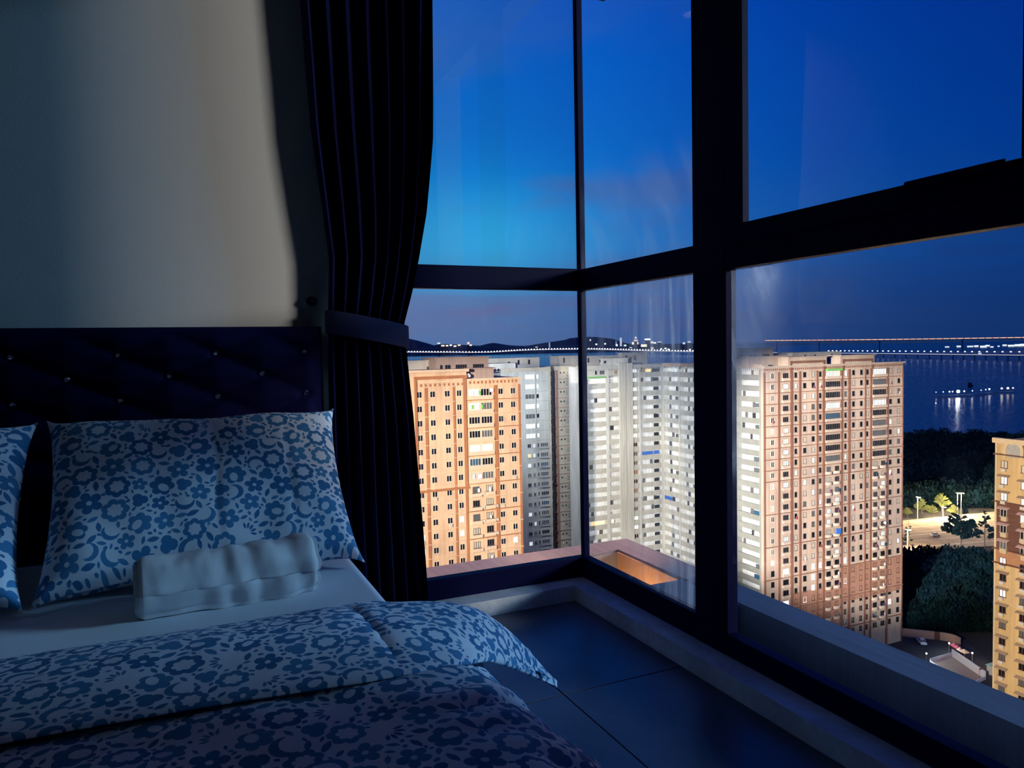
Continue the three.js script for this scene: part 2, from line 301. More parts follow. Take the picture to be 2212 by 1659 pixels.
// pillow: local x across, y up its face, z out of its face
function pillowGeometry(w, h, t, sd) {
  const nu = 84, nv = 60, pos = [], uv = [], idx = [], row = nu + 1;
  for (const s of [1, -1]) for (let j = 0; j <= nv; j++) for (let i = 0; i <= nu; i++) {
    const u = i / nu * 2 - 1, v = j / nv * 2 - 1, u2 = u * u, v2 = v * v;
    let x = u * w / 2 * (1 - 0.045 * (1 - v2) * u2 * u2), y = v * h / 2 * (1 - 0.055 * (1 - u2) * v2 * v2);
    const fat = Math.pow(Math.max(0, (1 - u2 * u2 * u2) * (1 - v2 * v2)), 0.5);
    const rim = 0.010 * smooth(0, 0.06, 1 - Math.max(Math.abs(u), Math.abs(v)));
    const wr = 0.010 * N3(x * 9 + sd, y * 5, s * 3) + 0.006 * Math.sin((x * 0.6 + y) * 26 + 4 * N3(x * 4, y * 4, sd)) * smooth(0.5, 0.95, Math.max(Math.abs(u), Math.abs(v)));
    const crease = s > 0 ? -0.006 * (smooth(0.012, 0, Math.abs(x - 0.03 - 0.02 * N3(y * 5, 1, sd))) + smooth(0.012, 0, Math.abs(x - 0.235 - 0.015 * N3(y * 5, 4, sd)))) * (1 - v2) : 0;
    const z = s * (rim + t / 2 * fat) + (wr + crease) * fat * s;
    y += 0.012 * N3(x * 5 + sd, 0.3, 1) * v;
    const ear = Math.pow(Math.abs(u * v), 14); x += 0.012 * ear * u; y += 0.030 * ear * Math.sign(v);
    pos.push(x, y, z); uv.push(x + sd, y * s + sd * 0.37);
  }
  const at = (s, i, j) => (s > 0 ? 0 : row * (nv + 1)) + j * row + i;
  for (let j = 0; j < nv; j++) for (let i = 0; i < nu; i++) {
    idx.push(at(1, i, j), at(1, i + 1, j), at(1, i, j + 1), at(1, i + 1, j), at(1, i + 1, j + 1), at(1, i, j + 1));
    idx.push(at(-1, i, j), at(-1, i, j + 1), at(-1, i + 1, j), at(-1, i + 1, j), at(-1, i, j + 1), at(-1, i + 1, j + 1));
  }
  const g = new THREE.BufferGeometry(); g.setAttribute('position', new THREE.Float32BufferAttribute(pos, 3)); g.setAttribute('uv', new THREE.Float32BufferAttribute(uv, 2)); g.setIndex(idx); g.computeVertexNormals(); return g;
}
{
  const lay = (m, x, turn) => { m.rotation.order = 'YXZ'; m.rotation.set(-0.76, turn, 0); m.position.x = x; };
  const p1 = single('pillow', pillowGeometry(0.83, 0.55, 0.18, 0.2), M.floral, 'blue floral pillow leaning on headboard behind the rolled towel', 'pillow', [0.068, 0.685, -2.385]); lay(p1, 0.068, 0);
  const p2 = single('pillow', pillowGeometry(0.83, 0.55, 0.18, 5.3), M.floral, 'blue floral pillow on the side away from the curtain', 'pillow', [-0.80, 0.685, -2.37]); lay(p2, -0.80, 0.02);
}
// rolled white towel
{
  const L = 0.425, nL = 90, nA = 96, pos = [], uv = [], idx = [], R = 0.076;
  const outline = (a, x) => {   // the roll is wound once more than it closes: a step where the free edge lies
    const step = 0.007 * (((a + 0.9) / (2 * Math.PI)) % 1), k = N3(x * 7, Math.cos(a) * 1.4, Math.sin(a) * 1.4 + 3);
    const pleat = 0.0042 * Math.sin(x * 70 + 4 * N3(x * 6, 2, 1) + a * 0.8) * (0.35 + 0.65 * smooth(-0.15, 0.15, x)) + 0.0025 * N3(x * 38, a * 1.2, 6) * (0.5 + 0.5 * Math.sin(a + 0.4));
    return (R + step + 0.009 * k + pleat) * (0.985 + 0.035 * Math.sin(x * 9));
  };
  const push = (x, a, r) => { const y = Math.max(-R * 0.90, Math.sin(a) * r * 1.0); pos.push(x, y, Math.cos(a) * r * 1.02); uv.push(x, a * R); };
  for (let i = 0; i <= nL; i++) for (let k = 0; k <= nA; k++) {
    const a = k / nA * 2 * Math.PI, x = (i / nL - 0.5) * L, end = Math.min(i, nL - i) / nL * L, round = Math.sqrt(clamp(1 - Math.pow(1 - clamp(end / 0.018), 2)));
    push(x + (i === nL ? 0.012 * N3(a * 1.5, 3, 3) : 0) , a, outline(a, x) * (0.90 + 0.10 * round));
  }
  for (let i = 0; i < nL; i++) for (let k = 0; k < nA; k++) { const q = i * (nA + 1) + k; idx.push(q, q + 1, q + nA + 1, q + 1, q + nA + 2, q + nA + 1); }
  const body = new THREE.BufferGeometry(); body.setAttribute('position', new THREE.Float32BufferAttribute(pos, 3)); body.setAttribute('uv', new THREE.Float32BufferAttribute(uv, 2)); body.setIndex(idx); body.computeVertexNormals();
  const cap = (s) => { const P = [], U = [], I = [], nr = 30; for (let j = 0; j <= nr; j++) for (let k = 0; k <= nA; k++) { const a = k / nA * 2 * Math.PI, r = outline(a, s * L / 2) * 0.90 * (1 - j / nr), w = (r / 0.017 + a / (2 * Math.PI)) % 1, lip = s > 0 ? 0.012 * N3(a * 1.5, 3, 3) : 0; P.push(s * (L / 2 + (j ? lip * (1 - j / nr) - 0.010 * smooth(0, 0.3, j / nr) + 0.012 * Math.sqrt(Math.abs(Math.sin(w * Math.PI))) + 0.008 * N3(a * 1.3, r * 30, 8) * smooth(0, 0.2, j / nr) : lip)), Math.max(-R * 0.90, Math.sin(a) * r), Math.cos(a) * r * 1.02); U.push(r * 3, a); } for (let j = 0; j < nr; j++) for (let k = 0; k < nA; k++) { const q = j * (nA + 1) + k, f = [q, q + 1, q + nA + 1, q + 1, q + nA + 2, q + nA + 1]; I.push(...(s > 0 ? f : f.reverse())); } const g = new THREE.BufferGeometry(); g.setAttribute('position', new THREE.Float32BufferAttribute(P, 3)); g.setAttribute('uv', new THREE.Float32BufferAttribute(U, 2)); g.setIndex(I); g.computeVertexNormals(); return g; };
  const t = thing('rolled_towel', 'rolled white towel lying on the sheet before the pillow', 'towel', [0.108, TOP + 0.069, -2.055]); t.rotation.set(0, 0.06, 0.0);
  part(t, 'roll', body, M.towel); part(t, 'rolled_end', cap(1), M.towel); part(t, 'rolled_end', cap(-1), M.towel);
}
// duvet: the main layer hangs over the bed edge, its head end is folded back as a broad band with a free corner
{
  const duvet = thing('duvet', 'blue floral duvet folded back at its upper edge', 'duvet', [0, 0, 0]);
  const curve = (pts) => new THREE.CatmullRomCurve3(pts.map((q) => new THREE.Vector3(...q)), false, 'centripetal');
  // cross section of the main layer, from the far side over the top and down beside the bed
  const prof = curve([[BEDL - 0.12, 0.22, 0], [BEDL - 0.10, 0.36, 0], [BEDL - 0.03, TOP + 0.004, 0], [BEDL + 0.08, TOP + 0.014, 0], [-0.8, TOP + 0.012, 0], [-0.2, TOP + 0.012, 0], [0.22, TOP + 0.014, 0], [0.43, TOP + 0.012, 0], [0.495, TOP + 0.002, 0], [0.550, TOP - 0.035, 0], [0.605, TOP - 0.10, 0], [0.645, TOP - 0.18, 0], [0.640, TOP - 0.30, 0]]);
  const len = prof.getLength(), Z0 = -1.80, Z1 = FOOT + 0.10;
  const main = (u, v) => {
    const p = prof.getPointAt(clamp(u)), z = lerp(Z0, Z1, v), side = smooth(0.36, 0.60, p.x), top = 1 - side;
    const fold = Math.sin(z * 19 + 4.5 * N3(z * 3, u * 6, 1) + p.y * 11) * 0.011 + 0.026 * N3(z * 5.5 + 1.2, p.y * 5, 4) + 0.007 * Math.sin(z * 47 + p.y * 26 + 5 * N3(z * 6, p.y * 6, 8));
    const gather = smooth(0.30, 0.46, p.x) * (0.007 * Math.sin(z * 62 + p.x * 30 + 6 * N3(z * 5, p.x * 5, 3)) + 0.010 * N3(z * 16, p.x * 7, 6)) * (0.4 + 0.6 * smooth(0.2, -0.3, N3(z * 2.2, 3, 1)));
    p.x += side * (fold * 1.35 + gather + 0.02 * N3(z * 2, 1, 7)); p.y += Math.max(0, gather + 0.004) * (1 - side); p.y += top * (0.004 + 0.010 * Math.abs(N3(p.x * 4, z * 5, 2)) + 0.004 * N3(p.x * 13, z * 13, 5)) + side * 0.010 * N3(z * 7, 2, 2);
    const foot = smooth(0.955, 1, v); p.y -= foot * foot * 0.16 * top; p.z = z;
    return p;
  };
  part(duvet, 'main_layer', shell(main, 190, 120, (u, v) => 0.004 + 0.020 * smooth(0, 0.03, Math.min(u, 1 - u)) * smooth(0.25, 0.42, v) * smooth(0, 0.05, 1 - v), (u, v) => [u * len, v * (Z1 - Z0) + 0.2]), M.floral);
  // the folded band: head edge and lower edge run together to the free corner
  const headE = curve([[BEDL - 0.10, TOP - 0.06, -1.83], [BEDL - 0.03, TOP + 0.006, -1.84], [BEDL + 0.06, TOP + 0.010, -1.84], [-0.6, TOP + 0.006, -1.84], [0.0, TOP + 0.006, -1.84], [0.36, TOP + 0.006, -1.835], [0.50, TOP - 0.002, -1.82], [0.62, TOP - 0.022, -1.805], [0.69, TOP - 0.050, -1.80], [0.755, TOP - 0.098, -1.795], [0.862, TOP - 0.215, -1.79], [0.925, TOP - 0.286, -1.785]]);
  const lowE = curve([[BEDL - 0.10, TOP - 0.05, -1.34], [BEDL - 0.03, TOP + 0.02, -1.35], [BEDL + 0.06, TOP + 0.04, -1.35], [-0.6, TOP + 0.046, -1.35], [0.0, TOP + 0.046, -1.325], [0.30, TOP + 0.042, -1.30], [0.43, TOP + 0.026, -1.33], [0.53, TOP - 0.01, -1.40], [0.60, TOP - 0.05, -1.48], [0.68, TOP - 0.105, -1.56], [0.80, TOP - 0.195, -1.67], [0.92, TOP - 0.288, -1.775]]);
  const along = [0]; for (let k = 1; k <= 400; k++) { const m = (t) => headE.getPoint(t).lerp(lowE.getPoint(t), 0.5); along.push(along[k - 1] + m(k / 400).distanceTo(m((k - 1) / 400))); }
  const runOf = (u) => { const k = Math.min(399, Math.floor(u * 400)); return lerp(along[k], along[k + 1], u * 400 - k); };
  const band = (u, v) => {
    const a = headE.getPoint(u), b = lowE.getPoint(u), w = Math.sin(v * Math.PI), p = a.lerp(b, v);
    p.y += 0.026 * Math.pow(Math.sin(Math.min(1, v * 1.15) * Math.PI * 0.87), 0.9) * (1 - 0.8 * smooth(0.72, 1, u)) + 0.010 * N3(p.x * 4, p.z * 6, 9) * w + 0.004 * N3(p.x * 16, p.z * 10, 3) * w;
    p.y += smooth(0.72, 0.9, u) * 0.010 * Math.sin(v * 15 + 2 * N3(u * 9, v * 3, 1)) * w; p.y -= 0.008 * smooth(0.014, 0, Math.abs(p.x - 0.36 - 0.03 * (p.z + 1.5))) * w;
    return p;
  };
  part(duvet, 'folded_band', shell(band, 170, 70, (u, v) => 0.004 + 0.018 * Math.pow(Math.sin(v * Math.PI), 0.5) * smooth(0, 0.2, 1 - u), (u, v) => [runOf(u) + 0.31, v * headE.getPoint(u).distanceTo(lowE.getPoint(u)) + 0.9]), M.floral);
  // the under side of the fold peeps out below the head edge
  const under = (u, v) => { const a = headE.getPoint(lerp(0.765, 0.88, u)), p = a.clone(); p.y -= 0.010 + 0.03 * v * smooth(0.3, 1, u); p.z += lerp(0.02, 0.10, v) - 0.055 * smooth(0.5, 0.8, u) * (1 - v); p.x += 0.03 * smooth(0.7, 1, u); return p; };
  part(duvet, 'under_layer', shell(under, 60, 8, () => 0.004, (u, v) => [u * 0.6, v * 0.1]), M.floral);
}
// ---------------------------------------------------------------- curtain with its tie
{
  const cur = thing('curtain', 'dark navy curtain gathered by a tie band beside the window', 'curtain', [0, 0, 0]);
  const R = [[2.97, 0.975], [2.43, 0.947], [1.90, 0.928], [1.62, 0.898], [1.446, 0.866], [1.32, 0.838], [1.198, 0.804], [1.13, 0.803], [1.092, 0.812], [0.85, 0.832], [0.5, 0.850], [0.203, 0.865], [0.03, 0.872]];
  const Lf = [[2.97, 0.44], [2.43, 0.45], [1.90, 0.475], [1.62, 0.505], [1.446, 0.525], [1.32, 0.52], [1.198, 0.515], [1.13, 0.515], [1.092, 0.513], [0.85, 0.510], [0.5, 0.508], [0.203, 0.507], [0.03, 0.507]];
  const read = (T, y) => { let k = 0; while (k < T.length - 2 && y < T[k + 1][0]) k++; const t = clamp((T[k][0] - y) / (T[k][0] - T[k + 1][0])); return lerp(T[k][1], T[k + 1][1], t); };
  const nu = 150, nv = 150, pos = [], uv = [], idx = [];
  for (let j = 0; j <= nv; j++) for (let i = 0; i <= nu; i++) {
    const y = lerp(2.97, 0.03, j / nv), u = i / nu, tie = smooth(0.75, 0.0, Math.abs(y - 1.165)), a = lerp(0.055, 0.032, tie), ph = u * 2 * Math.PI * 7.0 + 1.4 * N3(u * 3, y * 0.8, 1) + 0.2;
    const s = 0.45 * (ph / (2 * Math.PI * 7)) + 0.55 * u, x = lerp(read(Lf, y), read(R, y), clamp(s * 0.3 + u * 0.7)) + 0.010 * Math.sin(ph * 2) * (1 - tie) * u * (1 - u) * 4;
    const belly = lerp(0, 0.028, tie) * Math.sin(u * Math.PI);
    pos.push(x, y, -2.765 + a * Math.sin(ph) * (0.8 + 0.3 * N3(u * 6, y * 0.5, 4)) + belly); uv.push(u * 1.6, y);
  }
  for (let j = 0; j < nv; j++) for (let i = 0; i < nu; i++) { const q = j * (nu + 1) + i; idx.push(q, q + nu + 1, q + 1, q + 1, q + nu + 1, q + nu + 2); }
  const g = new THREE.BufferGeometry(); g.setAttribute('position', new THREE.Float32BufferAttribute(pos, 3)); g.setAttribute('uv', new THREE.Float32BufferAttribute(uv, 2)); g.setIndex(idx); g.computeVertexNormals();
  const both = M.curtain; both.side = THREE.DoubleSide;
  part(cur, 'drape', g, both);
  // tie band: a strap looped round the gather, lower towards the window
  const P = [], U = [], I = [], n = 80;
  for (let k = 0; k <= n; k++) { const a = k / n * 2 * Math.PI, c = Math.cos(a), s = Math.sin(a), x = 0.661 + 0.153 * c, z = -2.755 + 0.072 * s, y = 1.178 - 0.030 * c; for (const [e, o] of [[-0.043, 0], [-0.040, 0.004], [0.040, 0.004], [0.043, 0]]) { P.push(x + c * o, y + e, z + s * o); U.push(k / n * 0.7, e); } }
  for (let k = 0; k < n; k++) for (let e = 0; e < 3; e++) { const q = k * 4 + e; I.push(q, q + 1, q + 4, q + 1, q + 5, q + 4); }
  const tg = new THREE.BufferGeometry(); tg.setAttribute('position', new THREE.Float32BufferAttribute(P, 3)); tg.setAttribute('uv', new THREE.Float32BufferAttribute(U, 2)); tg.setIndex(I); tg.computeVertexNormals();
  M.strap.side = THREE.DoubleSide; part(cur, 'tie_band', tg, M.strap);
  const rail = thing('curtain_rail', 'slim dark rail under the ceiling carrying the curtain', 'rail', [0.7, 2.985, -2.765]);
  part(rail, 'track', rbox(1.7, 0.03, 0.03, 0.006, 2), M.alu); for (const x of [-0.75, 0.75]) part(rail, 'bracket', rbox(0.03, 0.04, 0.06, 0.005, 1), M.alu, [x, 0.03, 0]);
  const hook = thing('tie_hook', 'small dark wall hook next to the gathered curtain', 'hook', [0.475, 1.29, ZN]);
  part(hook, 'plate', new THREE.CylinderGeometry(0.018, 0.018, 0.008, 20).rotateX(Math.PI / 2), M.alu, [0, 0, 0.004]); part(hook, 'stem', new THREE.CylinderGeometry(0.006, 0.006, 0.05, 12).rotateX(Math.PI / 2), M.alu, [0, 0, 0.03]); part(hook, 'knob', new THREE.SphereGeometry(0.013, 16, 12), M.alu, [0, 0, 0.058]);
}

// ---------------------------------------------------------------- ledge outside the windows
const X = {
  ledgeTop: std([0.46, 0.36, 0.35], 0.85, { map: rep(stain, 1.3, 0.7), bumpMap: rep(grain, 9), bumpScale: 0.0005 }),
  peach: std([0.80, 0.47, 0.27], 0.85, { map: rep(stain, 1.1, 0.6), bumpMap: rep(grain, 9), bumpScale: 0.0005 }),
  slate: std([0.11, 0.17, 0.27], 0.85, { map: rep(stain, 1.3, 0.7), bumpMap: rep(grain, 9), bumpScale: 0.0005 }),
  greyPaint: std([0.30, 0.28, 0.32], 0.85, { map: rep(stain, 1.1, 0.6), bumpMap: rep(grain, 9), bumpScale: 0.0005 }),
};
{
  const led = struct('window_ledge', 'weathered concrete ledge with raised rim outside the windows', 'ledge');
  part(led, 'rim', span(-1.0, 2.305, -0.9, 0, -3.545, -3.372), X.ledgeTop);
  part(led, 'rim', span(2.140, 2.305, -0.9, 0, -2.80, 1.7), X.slate);
  part(led, 'rim', span(2.140, 2.305, -0.9, 0, -3.372, -2.80), X.ledgeTop);
  part(led, 'trough_floor', span(-1.0, 2.140, -0.9, -0.62, -3.372, ZN - 0.2), X.greyPaint);
  part(led, 'trough_floor', span(XE + 0.25, 2.140, -0.9, -0.62, ZN - 0.2, 1.7), X.greyPaint);
  part(led, 'painted_face', span(2.128, 2.140, -0.62, -0.012, -3.366, -2.80), X.peach);
  part(led, 'painted_face', span(0.6, 2.128, -0.62, -0.012, -3.372, -3.36), X.greyPaint);
  part(led, 'cross_slab', span(XE + 0.1, 2.128, -0.62, -0.001, -2.80, -2.42), X.slate);
  part(led, 'outer_wall', span(0.6, XE + 0.25, -0.9, -0.004, ZN - 0.2, ZN - 0.1), X.greyPaint);
  part(led, 'outer_wall', span(XE + 0.1, XE + 0.25, -0.9, -0.004, ZN - 0.1, 1.7), X.greyPaint);
  const lamp = thing('bulkhead_lamp', 'small warm bulkhead lamp on the wall below the narrow window', 'lamp', [XE + 0.25, -0.30, -3.02]);
  part(lamp, 'housing', rbox(0.03, 0.09, 0.16, 0.01, 2), M.steel, [0.015, 0, 0]);
  part(lamp, 'diffuser', rbox(0.03, 0.06, 0.13, 0.012, 3), glow([1.0, 0.62, 0.30], 2.0), [0.042, 0, 0]);
  const l = new THREE.PointLight(new THREE.Color().setRGB(1.0, 0.62, 0.30), 0.42, 0, 2); l.name = 'bulkhead_light'; l.position.set(0.075, 0, 0); l.castShadow = true; lamp.add(l);
}

// ---------------------------------------------------------------- town: materials
const GROUND = -90;
const wallMat = (rgb) => std(rgb, 0.9, { map: rep(stain, 0.05, 0.03), bumpMap: rep(grain, 0.8), bumpScale: 0.01 });
const C = {
  aWall: wallMat([0.80, 0.56, 0.385]), aStripe: wallMat([0.46, 0.19, 0.085]), aTrim: wallMat([0.82, 0.64, 0.48]), aRoof: wallMat([0.46, 0.36, 0.33]),
  dWall: wallMat([0.60, 0.46, 0.38]), dStripe: wallMat([0.27, 0.125, 0.085]), dTrim: wallMat([0.66, 0.53, 0.44]), dLow: wallMat([0.46, 0.24, 0.17]),
  eWall: wallMat([0.66, 0.45, 0.22]), eBrown: wallMat([0.16, 0.065, 0.042]), eRed: wallMat([0.52, 0.25, 0.13]), eTrim: wallMat([0.72, 0.55, 0.36]),
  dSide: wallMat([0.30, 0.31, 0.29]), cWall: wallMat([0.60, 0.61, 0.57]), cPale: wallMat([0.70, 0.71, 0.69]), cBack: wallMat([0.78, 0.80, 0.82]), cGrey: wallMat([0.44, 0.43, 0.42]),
  bWall: wallMat([0.62, 0.66, 0.66]), bBeige: wallMat([0.62, 0.57, 0.48]), bBrown: wallMat([0.38, 0.20, 0.13]),
  frame: std([0.62, 0.58, 0.52], 0.6), frameDark: std([0.10, 0.09, 0.09], 0.5), pane: std([0.010, 0.011, 0.015], 0.25), paneGrey: std([0.10, 0.11, 0.12], 0.35), paneBlue: std([0.03, 0.09, 0.16], 0.3),
  curtain: std([0.45, 0.42, 0.36], 0.9), litWhite: glow([0.85, 0.95, 1.0], 0.85), litWarm: glow([1.0, 0.82, 0.52], 0.8), litYellow: glow([1.0, 0.72, 0.18], 0.8), litGreen: glow([0.75, 1.0, 0.85], 0.55), litRed: glow([1.0, 0.06, 0.08], 1.0),
  tube: glow([0.86, 0.95, 1.0], 2.0), metal: std([0.35, 0.33, 0.32], 0.6), acBox: std([0.55, 0.50, 0.44], 0.7), awning: std([0.34, 0.24, 0.16], 0.8), awningPink: std([0.55, 0.38, 0.34], 0.8),
  blueCloth: std([0.03, 0.14, 0.55], 0.8), greenCloth: std([0.16, 0.50, 0.10], 0.8), whiteCloth: std([0.75, 0.75, 0.78], 0.9), redCloth: std([0.40, 0.07, 0.09], 0.9), purpleCloth: std([0.24, 0.09, 0.16], 0.9), door: std([0.10, 0.09, 0.085], 0.6),
};
// a facade: u runs to the picture's right, y up, d out of the wall
const facing = { south: (at) => ({ p: (u, y, d) => [u, y, at + d], r: [0, 0, 0] }), west: (at) => ({ p: (u, y, d) => [at - d, y, u], r: [0, -Math.PI / 2, 0] }) };
const put = (T, f, name, geo, mat, u, y, d = 0, s) => part(T, name, geo, mat, f.p(u, y, d), f.r, s);
const slab = (T, f, name, mat, u0, u1, y0, y1, d0, d1) => put(T, f, name, box(Math.abs(u1 - u0), Math.abs(y1 - y0), d1 - d0), mat, (u0 + u1) / 2, (y0 + y1) / 2, (d0 + d1) / 2);
const geos = new Map();
// a window: frame ring with bars (first material) round panes (second material), standing proud of the wall, with a sill
function winGeo(w, h, nx = 2, ny = 1) {
  const key = [w, h, nx, ny].join(); if (geos.has(key)) return geos.get(key);
  const t = 0.07, D = 0.10, f = [box(w, t, D, 0, h / 2 - t / 2, D / 2), box(w + 0.16, t * 1.3, D + 0.12, 0, -h / 2, (D + 0.12) / 2), box(t, h, D, -w / 2 + t / 2, 0, D / 2), box(t, h, D, w / 2 - t / 2, 0, D / 2)];
  for (let k = 1; k < nx; k++) f.push(box(t * 1.3, h, D * 0.9, -w / 2 + w * k / nx, 0, D * 0.45));
  for (let k = 1; k < ny; k++) f.push(box(w, t, D * 0.9, 0, -h / 2 + h * k / ny, D * 0.45));
  const g = mergeGeometries([mergeGeometries(f), box(w - t, h - t, 0.03, 0, 0, 0.02)], true); geos.set(key, g); return g;
}
const frameOf = new Map();
const win = (T, f, u, y, w, h, nx, ny, pane, frame = C.frame, d = 0, name = 'window') => put(T, f, name, winGeo(w, h, nx, ny), [frame, pane], u, y, d);
const acGeo = (() => mergeGeometries([box(0.8, 0.5, 0.35, 0, 0, 0.2), box(0.9, 0.05, 0.4, 0, -0.28, 0.2), new THREE.CylinderGeometry(0.2, 0.2, 0.03, 14).rotateX(Math.PI / 2).translate(-0.1, 0, 0.39)].map((g) => g.index ? g : g)))();
const awnGeo = (() => { const s = new THREE.Shape([[0, 0], [0.75, -0.28], [0.75, -0.36], [0, -0.12]].map((q) => new THREE.Vector2(...q))); const g = new THREE.ExtrudeGeometry(s, { depth: 2.1, bevelEnabled: false }); return g.rotateY(-Math.PI / 2).translate(1.05, 0, 0); })();
const dentils = (T, f, u0, u1, y, step, mat, w = 0.32, h = 0.55) => { const g = []; for (let u = u0 + step / 2; u < u1; u += step) g.push(box(w, h, 0.16, u - u0, 0, 0.08)); const m = put(T, f, 'dentil_row', mergeGeometries(g), mat, u0, y, 0); m.userData.kind = 'stuff'; if (f.r[1]) m.position.set(...f.p(u0, y, 0)); return m; };
const pick = (list) => list[(rnd() * list.length) | 0];
// a box on a roof, set by where its front shows in the photograph on the plane z
function roofBox(T, name, mat, px0, px1, pyTop, z, yBase, depth, wins = [], lip = true) {
  const a = onZ(px0, pyTop, z), b = onZ(px1, pyTop, z), x0 = a.x, x1 = b.x, y1 = (a.y + b.y) / 2;
  const m = part(T, name, span(x0, x1, yBase, y1, z - depth, z), mat);
  if (lip) part(m, 'roof_edge', span(x0 - 0.4, x1 + 0.4, y1, y1 + 0.25, z - depth - 0.4, z + 0.5), mat);
  for (const [t, w, h, nx] of wins) part(m, 'window', winGeo(w, h, nx), [C.frameDark, C.pane], [lerp(x0, x1, t), lerp(yBase, y1, 0.58), z]);
  return m;
}

// ---------------------------------------------------------------- orange tower
{
  const T = thing('apartment_tower', 'peach orange apartment tower with dark orange stripes beside the curtain', 'tower'), z = -147.5, S = facing.south(z);
  part(T, 'body', span(36, 68.9, GROUND, -5.4, z - 18, z), C.aWall);
  part(T, 'gable', span(40, 56.3, -5.4, -3.2, z - 6, z), C.aWall);
  slab(T, S, 'cornice', C.aTrim, 39.6, 56.7, -3.75, -3.15, 0, 0.6); slab(T, S, 'cornice', C.aTrim, 56.3, 69.3, -5.7, -5.3, 0, 0.5);
  // the raised frame round the upper floors
  slab(T, S, 'frame_band', C.aStripe, 44.7, 56.4, -5.15, -4.5, 0, 0.28); slab(T, S, 'frame_band', C.aStripe, 55.45, 56.1, -28.7, -5.15, 0, 0.28); slab(T, S, 'frame_band', C.aStripe, 44.7, 45.2, -28.7, -5.15, 0, 0.28); slab(T, S, 'frame_band', C.aStripe, 44.7, 56.4, -28.8, -28.35, 0, 0.3);
  slab(T, S, 'moulding', C.aTrim, 45.6, 55.2, -5.85, -5.65, 0, 0.25);
  for (const [x, w] of [[47.2, 0.62], [53.35, 0.48], [62.95, 0.80], [68.6, 0.5]]) slab(T, S, 'stripe', C.aStripe, x - w / 2, x + w / 2, GROUND, -6.9, 0, 0.16);
  slab(T, S, 'stripe', C.aStripe, 55.5, 56.05, GROUND, -28.8, 0, 0.16);
  dentils(T, S, 45.6, 55.3, -6.35, 1.02, C.aStripe); dentils(T, S, 56.6, 68.6, -6.15, 0.9, C.aStripe);
  const cols = [[45.72, 1.15], [48.62, 1.15], [51.85, 1.15], [54.5, 1.1], [64.1, 1.15], [67.05, 1.15]];
  for (let k = 0; k < 16; k++) {
    const y = -8.28 - 3 * k;
    slab(T, S, 'floor_ledge', C.aTrim, 44.0, 55.4, y - 1.72, y - 1.60, 0, 0.20); slab(T, S, 'floor_ledge', k % 2 ? C.aTrim : C.aStripe, 56.2, 69.0, y - 1.72, y - 1.58, 0, 0.24);
    for (const [x, w] of cols) {
      const q = rnd(), lit = k > 8 && q < 0.22; win(T, S, x, y, w, 1.28, 2, 1, lit ? pick([C.litGreen, C.curtain]) : C.pane, C.frame);
      if (k > 4 && rnd() < 0.16) put(T, S, 'air_conditioner', acGeo, C.acBox, x, y - 1.05);
    }
    if (k < 7) {
      // glazed balcony as wide as the bay
      slab(T, S, 'balcony_parapet', C.aTrim, 56.5, 62.3, y - 1.55, y - 0.78, 0, 0.45);
      const pane = [C.litGreen, C.litGreen, C.pane, C.pane, C.litWarm, C.paneBlue, C.curtain][k];
      win(T, S, 57.9, y, 2.55, 1.5, 4, 1, pane, C.frame, 0.02); win(T, S, 60.75, y, 2.55, 1.5, 4, 1, k === 4 ? C.litWarm : pick([C.pane, C.paneGrey]), C.frame, 0.02);
      if (k === 0) put(T, S, 'red_lamp', rbox(0.9, 0.8, 0.25, 0.1, 2), C.litRed, 61.9, y + 0.35, 0.4);
      if (k < 2 || k === 6) for (let n = 0; n < 3; n++) put(T, S, 'laundry', rbox(0.45, 0.9, 0.05, 0.02, 1), pick([C.whiteCloth, C.whiteCloth, C.greenCloth]), 57.4 + n * rr(0.7, 1.2), y - 0.1, 0.35);
    } else {
      for (const [x, o] of [[57.9, 0], [61.05, 0.15]]) {
        const pn = pick([C.pane, C.pane, C.paneGrey, C.curtain]); win(T, S, x, y + o, 1.55, 1.35, 3, 1, pn, C.frameDark, 0.02);
        slab(T, S, 'balcony_parapet', C.aTrim, x - 1.1, x + 1.2, y - 1.45 + o, y - 0.78 + o, 0, 0.55);
        if (rnd() < 0.6) put(T, S, 'laundry', rbox(rr(0.35, 0.6), rr(0.6, 1.0), 0.05, 0.02, 1), pick([C.whiteCloth, C.whiteCloth, C.redCloth]), x + rr(-0.4, 0.5), y - 0.1, 0.6);
        if (rnd() < 0.5) put(T, S, 'air_conditioner', acGeo, C.acBox, x + 1.5, y - 0.9);
      }
    }
  }
  roofBox(T, 'penthouse', C.aRoof, 941, 1055, 773, -153, -5.4, 9, [[0.1, 0.6, 0.9, 1], [0.22, 1.3, 0.9, 2], [0.47, 2.6, 0.9, 5], [0.8, 2.6, 0.9, 5]]);
  roofBox(T, 'stair_head', C.aRoof, 1016, 1066, 797, -149.5, -5.4, 3.5);
  roofBox(T, 'roof_house', C.cPale, 870, 941, 781, -158, -5.4, 5, [[0.75, 0.4, 0.9, 1], [0.9, 0.4, 0.9, 1]]);
  const dish = put(T, S, 'satellite_dish', new THREE.SphereGeometry(0.75, 18, 8, 0, 6.29, 0, 0.9).rotateX(0.9), C.whiteCloth, 57.0, -4.9, -1.0); part(dish, 'mast', new THREE.CylinderGeometry(0.05, 0.05, 1, 8), C.metal, [0, -0.4, 0]);
}

